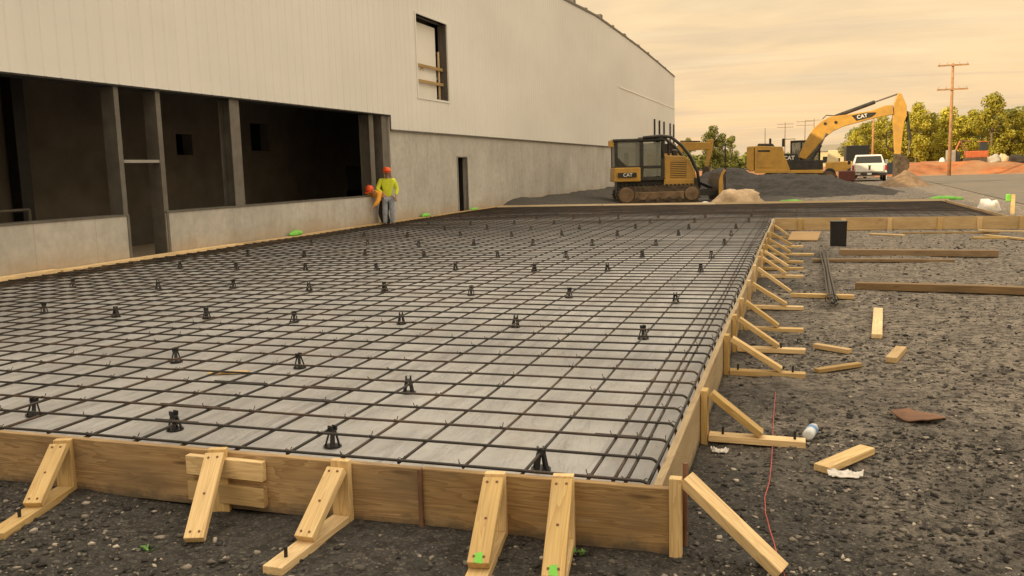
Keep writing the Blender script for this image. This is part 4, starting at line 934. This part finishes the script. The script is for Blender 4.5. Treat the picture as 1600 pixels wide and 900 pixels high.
gb=root('site_cabinet','grey site cabinet standing on the red dirt right of the utility pole','cabinet',(E(1491,256,Yq).x,Yq,1.0)); MB().box(-.7,.1,0,.8,0,1.35).build('cabinet','grey',gb,bevel=.03); MB().box(.12,.55,.1,.7,0,1.15).build('side_unit','mblack',gb,bevel=.03); MB().box(-.6,.0,-.02,-.003,.1,1.2).build('door','galv',gb)
wp=E(1472,256,Yq); lump('white_drum','white_paint',(wp.x,Yq,1.0),.3,.3,.5,'small white drum on the red dirt left of the utility pole','drum',0,3,rough=.05)
om=root('orange_excavator','small orange digger working on the red dirt below the trees','excavator',(E(1525,256,Yq).x,Yq,1.05))
MB().box(-.9,1.1,0,1.4,.45,1.15).build('body','orange',om,bevel=.08); MB().frus((.3,1.1,.2,1.2),1.15,(.35,1.0,.3,1.1),2.0).build('cab','dglass',om,bevel=.04); MB().box(.3,1.05,.25,1.15,2.0,2.08).build('cab_roof','orange',om)
for y in (-.2,1.2): MB().prism(trackprof(-1.2,1.4,0,.5,0),y,y+.35).build('track','track',om)
MB().tube([(-.7,.6,.9),(-1.4,.6,2.2),(-.5,.6,2.1)],.1,8).build('boom','rust',om); MB().tube([(-1.4,.6,2.2),(-2.,.6,.7)],.08,8).build('stick','orange',om)
for i,(px,py,m_,sx,sz,l) in enumerate(((1556,254,'grey',.8,.55,'grey rubble heap on the red dirt right of the orange digger'),(1568,252,'tan',.6,.55,'tan rubble heap on the red dirt, middle of the three'),(1586,253,'pile',1.0,.5,'dark rubble heap on the red dirt, rightmost of the three'))):
    q=E(px,py,97); lump('rubble_heap',m_,(q.x,97,1.0),sx,.6,sz,l,'rubble heap',0,i*3+1,rough=.5)
# ------------------------------------------------------------------ trees
def tree_mesh(h,w,nleaf,leaf,seed,squat=.25):
    r=np.random.default_rng(seed); nb=int(26+w*1.5); c=[];rad=[]
    for i in range(nb):
        t=r.uniform(squat,1.); env=w*.5*(math.sin(math.pi*min(1,((t-squat)/(1-squat))*.86+.12))**.75); a=r.uniform(0,6.28); q=env*math.sqrt(r.uniform(.05,1))*.82
        c.append((q*math.cos(a),q*math.sin(a),h*t*.95)); rad.append(h*r.uniform(.055,.11))
    c.append((0,0,h*.93)); rad.append(h*.07)
    c=np.array(c);rad=np.array(rad); k=r.choice(len(c),nleaf,p=rad**2/sum(rad**2)); d=r.normal(size=(nleaf,3)); d/=np.linalg.norm(d,axis=1)[:,None]
    p=c[k]+d*(rad[k]*r.uniform(.45,1.12,nleaf)**.7)[:,None]
    n=d+r.normal(size=(nleaf,3))*.42; n/=np.linalg.norm(n,axis=1)[:,None]; a=np.cross(n,r.normal(size=(nleaf,3))); a/=np.linalg.norm(a,axis=1)[:,None]; b=np.cross(n,a)
    s=leaf*r.uniform(.5,1.2,nleaf)[:,None]; V=np.stack([p-a*s,p-b*s*.6,p+a*s,p+b*s*.6],1).reshape(-1,3)
    me=bpy.data.meshes.new('crown'); me.from_pydata(V.tolist(),[],np.arange(nleaf*4).reshape(-1,4).tolist())
    tb=MB(); tb.tube([(0,0,-.3),(.1,0,h*.35),(0,.1,h*.9)],[h*.016,h*.012,h*.003],8)
    for i in range(9):
        q=c[r.integers(len(c))]; z0=h*r.uniform(.2,.55); tb.tube([(0,0,z0),(q[0]*.5,q[1]*.5,(z0+q[2])*.5+.1),tuple(q)],[h*.007,h*.005,h*.002],5)
    return me,tb.mesh('trunk')
TM=[tree_mesh(12,6.2,3600,.26,1,.12),tree_mesh(12,5.0,3200,.26,2,.1),tree_mesh(12,7.5,4600,.26,3,.14),tree_mesh(12,4.4,2800,.26,4,.08)]
def tree(px,ptop,Y,v,label,mat='leaf',wsc=1.,grp='trees behind the red dirt',cat='tree',name='tree'):
    q=E(px,ptop,Y); h=q.z-.2; s=h/12
    o=root(name,label,cat,(q.x,Y,.2),random.uniform(0,6.28),grp)
    o.matrix_basis=o.matrix_basis@Matrix.Diagonal((s*wsc,s*wsc,s,1))
    me,tm=TM[v]
    for n_,d,mt in (('trunk',tm,'bark'),('crown',me,mat)):
        d2=d.copy(); d2.materials.clear(); d2.materials.append(M[mt]); c=bpy.data.objects.new(n_,d2); COL.objects.link(c); c.parent=o
Ytr=135
TL=[(1338,205,0,1.1,'shorter tree just above the pickup cab, left end of the wood'),(1352,192,1,1.2,'slim tree left of the bare pole'),(1376,180,0,1.1,'tree behind the excavator boom, right of the bare pole'),
(1398,186,1,1.3,'tree half hidden by the excavator arm'),(1434,161,0,1.05,'tall pale tree directly right of the excavator arm'),(1455,176,1,1.15,'medium tree between the arm and the utility pole'),(1484,166,3,1.2,'narrow tree right behind the utility pole'),
(1503,180,1,1.2,'low rounded tree right of the utility pole'),(1520,172,0,1.1,'medium tree left of the tallest tree'),(1553,147,2,1.0,'tallest and broadest tree of the wood, above the rubble heaps'),(1585,172,1,1.2,'medium tree just right of the tallest tree'),(1606,178,0,1.2,'tree cut by the right edge of the photo')]
for px,pt,v,w,l in TL: tree(px,pt,Ytr+random.uniform(-4,4),v,l,'leaf',w)
for i,(px,pt,v) in enumerate(((1345,200,2),(1365,190,2),(1410,185,0),(1445,182,2),(1470,185,0),(1495,182,2),(1513,186,0),(1537,176,2),(1570,172,0),(1597,184,2),(1640,175,2),(1680,165,0))):
    tree(px,pt,Ytr+15+random.uniform(-3,3),v,f'rear tree of the wood with shade-toned leaves, {ordn[i]} from its left end','leaf_dark',1.7)  # shade of the rear trees is put into their darker leaf colour
for px,pt,v,l in ((1112,197,0,'tallest dark tree of the clump above the bulldozer blade'),(1128,208,1,'middle tree of the dark clump right of the bulldozer'),(1144,212,3,'thin loose tree at the right of the dark clump'),(1075,216,0,'low dark tree behind the bulldozer sweep bars')):
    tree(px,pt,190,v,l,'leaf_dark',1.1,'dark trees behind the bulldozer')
# far wood that reads as one mass
def treeline(n,xa,xb,ya,yb,h0,h1,h2,mat,label,sz):
    r=np.random.default_rng(5); x=r.uniform(xa,xb,n); 
    top=np.array([h0+h1*noise.noise((a*.09,1,0))+h2*noise.noise((a*.35,4,0)) for a in x]); z=top*r.uniform(0,1,n)**.7+.3; y=r.uniform(ya,yb,n)
    p=np.stack([x,y,z],1); nn=r.normal(size=(n,3)); nn/=np.linalg.norm(nn,axis=1)[:,None]; a=np.cross(nn,r.normal(size=(n,3))); a/=np.linalg.norm(a,axis=1)[:,None]; b=np.cross(nn,a); s=sz*r.uniform(.5,1.1,n)[:,None]
    V=np.stack([p-a*s,p-b*s*.6,p+a*s,p+b*s*.6],1).reshape(-1,3); me=bpy.data.meshes.new('treeline'); me.from_pydata(V.tolist(),[],np.arange(n*4).reshape(-1,4).tolist()); me.materials.append(M[mat])
    o=bpy.data.objects.new('treeline',me); COL.objects.link(o); o['label']=label; kind(o,'stuff')
treeline(15000,-75,120,238,262,3.3,1.6,1.2,'leaf_dark','distant low dark wood along the horizon',1.)
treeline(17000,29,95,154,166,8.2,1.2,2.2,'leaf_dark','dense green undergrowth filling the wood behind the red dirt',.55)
# ------------------------------------------------------------------ people
def skinobj(name,verts,edges,radii,mat,parent,sub=2):
    me=bpy.data.meshes.new(name); me.from_pydata(verts,edges,[]); me.materials.append(M[mat]); o=bpy.data.objects.new(name,me); COL.objects.link(o); o.parent=parent
    md=o.modifiers.new('Skin','SKIN'); md.use_smooth_shade=True
    for i,sv in enumerate(me.skin_vertices[0].data):
        rr=radii[i]; sv.radius=rr if hasattr(rr,'__len__') else (rr,rr); sv.use_root=(i==0)
    s=o.modifiers.new('Sub','SUBSURF'); s.levels=s.render_levels=sub; return o
def chain(V,Ed,Rd,start,pts):
    i=start
    for p,r in pts:
        V.append(tuple(p));Rd.append(r)
        if i is not None: Ed.append((i,len(V)-1))
        i=len(V)-1
    return i
def person(label,loc,rz_,J,cols,name='person'):
    o=root(name,label,'person',loc,rz_)
    V=[];Ed=[];Rd=[]
    pel=chain(V,Ed,Rd,None,[(J['pel'],(.115,.085))]); ch=chain(V,Ed,Rd,pel,[(J['waist'],(.11,.085)),(J['chest'],(.135,.095)),(J['neck0'],(.07,.06)),(J['neck'],.048),(J['head'],(.078,.092)),(J['crown'],.062)])
    chest=2
    # nose
    f=Vector(J['face']); hd=Vector(J['head']); chain(V,Ed,Rd,None,[]) 
    for s,k in ((-1,'l'),(1,'r')):
        w=chain(V,Ed,Rd,chest,[(J[k+'sh'],.052),(J[k+'el'],.042),(J[k+'wr'],.028)])
        wr=Vector(J[k+'wr']);el=Vector(J[k+'el']); d=(wr-el).normalized(); sd=d.cross(Vector((0,0,1))); sd=sd.normalized() if sd.length>.1 else Vector((1,0,0)); up_=sd.cross(d)
        pm=chain(V,Ed,Rd,w,[(wr+d*.05,(.034,.018))])
        for q,Lf in ((-.03,.062),(-.011,.075),(.009,.072),(.028,.055)):
            b=wr+d*.085+sd*q; chain(V,Ed,Rd,pm,[(b,.010),(b+d*Lf*.55-up_*.012,.009),(b+d*Lf*.8-up_*.04,.0075)])
        b=wr+d*.035+sd*s*-.045; chain(V,Ed,Rd,pm,[(b,.011),(b+d*.035+sd*s*-.012-up_*.015,.009)])
        chain(V,Ed,Rd,pel,[(J[k+'hip'],(.085,.08)),(J[k+'kn'],.058),(J[k+'an'],.042),(J[k+'toe'],(.045,.032))])
    skinobj('body',V,Ed,Rd,cols['skin'],o)
    # face
    nose=hd+f*.098+Vector((0,0,-.012)); MB().lathe([(.001,.0),(.014,-.03),(.006,-.04)],8,c=(nose.x,nose.y,nose.z+.02)).build('nose',cols['skin'],o)
    sx=Vector((0,0,1)).cross(f).normalized()
    for s in (-1,1):
        e=hd+f*.082+sx*.03*s+Vector((0,0,.012)); MB().lathe([(.001,-.01),(.009,-.005),(.009,.005),(.001,.01)],8,c=tuple(e)).build('eye','mblack',o)
        e=hd+sx*.082*s; MB().lathe([(.004,-.03),(.016,-.02),(.018,.01),(.008,.03)],8,c=tuple(e)).build('ear',cols['skin'],o)
    e=hd+f*.088+Vector((0,0,-.05)); MB().box(e.x-.02,e.x+.02,e.y-.008,e.y+.008,e.z-.005,e.z+.005).build('mouth','rust',o)
    # shirt
    V=[];Ed=[];Rd=[]; a=chain(V,Ed,Rd,None,[(Vector(J['pel'])*1.15-Vector(J['waist'])*.15,(.145,.115)),(J['waist'],(.135,.108)),(J['chest'],(.18,.13)),(J['neck0'],(.10,.08))])
    for k in 'lr': chain(V,Ed,Rd,2,[(J[k+'sh'],.082),(J[k+'el'],.068),(Vector(J[k+'wr'])*.85+Vector(J[k+'el'])*.15,.044)])
    skinobj('shirt',V,Ed,Rd,cols['shirt'],o)
    V=[];Ed=[];Rd=[]; chain(V,Ed,Rd,None,[(Vector(J['pel'])+Vector((0,0,.02)),(.13,.102))])
    for k in 'lr': chain(V,Ed,Rd,0,[(J[k+'hip'],(.108,.1)),(J[k+'kn'],.085),(Vector(J[k+'an'])+Vector((0,0,.03)),.066)])
    skinobj('trousers',V,Ed,Rd,cols['trousers'],o)
    for k in 'lr':
        V=[];Ed=[];Rd=[]; chain(V,Ed,Rd,None,[(Vector(J[k+'an'])+Vector((0,0,.06)),.055),(Vector(J[k+'an']),.058),(J[k+'toe'],(.055,.045))]); skinobj('boot',V,Ed,Rd,'boot',o)
    c=hd+(Vector(J['crown'])-hd).normalized()*.045; ax=(Vector(J['crown'])-hd).normalized(); x=ax.orthogonal().normalized(); y=ax.cross(x); mw=Matrix((x,y,ax)).transposed().to_4x4(); mw.translation=c
    h_=MB().lathe([(.125,-.004),(.128,.006),(.122,.03),(.112,.065),(.085,.1),(.045,.122),(.01,.128)],18).build('helmet',cols['helmet'],o,mw,smooth=True)
    b=f*.07; MB().lathe([(.118,-.012),(.122,-.006),(.112,.0)],16,c=(0,0,0)).build('brim',cols['helmet'],o,Matrix.Translation(b)@mw)
    return o
J1=dict(pel=(0,0,.86),waist=(0,.0,1.02),chest=(0,-.03,1.26),neck0=(0,-.05,1.39),neck=(0,-.08,1.45),head=(0,-.13,1.56),crown=(0,-.13,1.66),face=(0,-.92,-.35),
 lsh=(.19,-.03,1.34),lel=(.27,.02,1.09),lwr=(.22,-.12,.88),rsh=(-.19,-.03,1.34),rel=(-.29,-.05,1.10),rwr=(-.14,-.24,.98),lhip=(.09,0,.82),rhip=(-.09,0,.82),lkn=(.11,-.03,.46),rkn=(-.10,-.04,.46),lan=(.11,.0,.08),ran=(-.11,.02,.08),ltoe=(.13,-.15,.03),rtoe=(-.13,-.13,.03))
pp1=Bm@Vector((.36,21.5,0)); SC=.93
p1_=person('standing worker in yellow hi-vis shirt, orange hard hat and jeans by the wall',(pp1.x,pp1.y,.16),R(28),J1,dict(skin='skin',shirt='hivis',trousers='jeans',helmet='helmet')); p1_.scale=(SC,SC,SC)
J2=dict(pel=(0,.22,.80),waist=(0,.08,.90),chest=(0,-.14,.99),neck0=(0,-.25,1.03),neck=(0,-.29,1.04),head=(0,-.36,1.07),crown=(0,-.42,1.15),face=(0,-.85,-.5),
 lsh=(.18,-.18,1.0),lel=(.22,-.3,.76),lwr=(.16,-.44,.62),rsh=(-.18,-.18,1.0),rel=(-.22,-.34,.78),rwr=(-.15,-.5,.66),lhip=(.09,.2,.77),rhip=(-.09,.2,.77),lkn=(.11,.08,.42),rkn=(-.11,.1,.42),lan=(.11,.2,.08),ran=(-.11,.22,.08),ltoe=(.12,.05,.03),rtoe=(-.12,.07,.03))
pp2=Bm@Vector((.17,21.42,0)); p2_=person('bending worker in orange hard hat and dark trousers, left of the standing worker',(pp2.x,pp2.y,.16),R(-20),J2,dict(skin='skin',shirt='hivis_orange',trousers='dark_cloth',helmet='helmet')); p2_.scale=(SC,SC,SC)
# ------------------------------------------------------------------ light, sky, view
AZ=45.; EL=math.degrees(math.atan(.57*math.sin(R(AZ))))
dirv=Vector((math.sin(R(AZ))*math.cos(R(EL)),math.cos(R(AZ))*math.cos(R(EL)),-math.sin(R(EL))))
sl=bpy.data.lights.new('sun','SUN'); sl.energy=4.6; sl.angle=R(.6); sl.color=(1.,.76,.45); so=bpy.data.objects.new('sun',sl); COL.objects.link(so); so.rotation_euler=dirv.to_track_quat('-Z','Y').to_euler(); so.location=(-30,-30,40)
w=bpy.data.worlds.new('World'); sc.world=w; w.use_nodes=True; T=NT(w.node_tree); bg=w.node_tree.nodes['Background']
sky=T.n('ShaderNodeTexSky'); sky.sky_type='NISHITA'; sky.sun_disc=False; sky.sun_elevation=R(EL); sky.sun_rotation=R(180+AZ); sky.dust_density=4.; sky.air_density=1.5
tc=T.n('ShaderNodeTexCoord').outputs['Generated']; sp=T.n('ShaderNodeSeparateXYZ'); T.l(tc,sp.inputs[0])
z=T.math('MAXIMUM',sp.outputs[2],0.); zz=T.math('ADD',z,.12); cx_=T.n('ShaderNodeCombineXYZ'); T.l(T.math('DIVIDE',sp.outputs[0],zz),cx_.inputs[0]); T.l(T.math('DIVIDE',sp.outputs[1],zz),cx_.inputs[1])
K=10.
grad=T.ramp(z,[(0,(1.02,.67,.34)),(.08,(1.02,.71,.39)),(.2,(1.02,.76,.43)),(.30,(1.2,.96,.58)),(.55,(2.25,1.97,1.50)),(1,(2.9,2.6,2.15))])
n1=T.noise(T.mapping(cx_.outputs[0],(.55,.8,1)),1.2,6,.58,.4); n2=T.noise(T.mapping(cx_.outputs[0],(.3,1.2,1)),3.,5,.6,.3)
cl=T.mix(T.ramp(n1,[(.40,0),(.60,.85)]),grad,(.78,.585,.365)); n3=T.noise(T.mapping(cx_.outputs[0],(.22,1.5,1),rot=(0,0,.35)),2.2,6,.62,.5); cl=T.mix(T.ramp(n3,[(.50,0),(.66,.4)]),cl,(.72,.54,.375)); cl=T.mix(T.ramp(n2,[(.5,0),(.72,.35)]),cl,(1.02,.83,.52))
sc_=T.n('ShaderNodeVectorMath',operation='SCALE'); T.l(cl,sc_.inputs[0]); sc_.inputs['Scale'].default_value=K
fin=T.mix(.92,sky.outputs[0],sc_.outputs[0]); T.l(fin,bg.inputs['Color']); bg.inputs['Strength'].default_value=.1
sc.view_settings.view_transform='Standard'; sc.view_settings.look='None'; sc.view_settings.exposure=.14; sc.view_settings.gamma=1
sc.cycles.use_denoising=True; sc.cycles.max_bounces=6
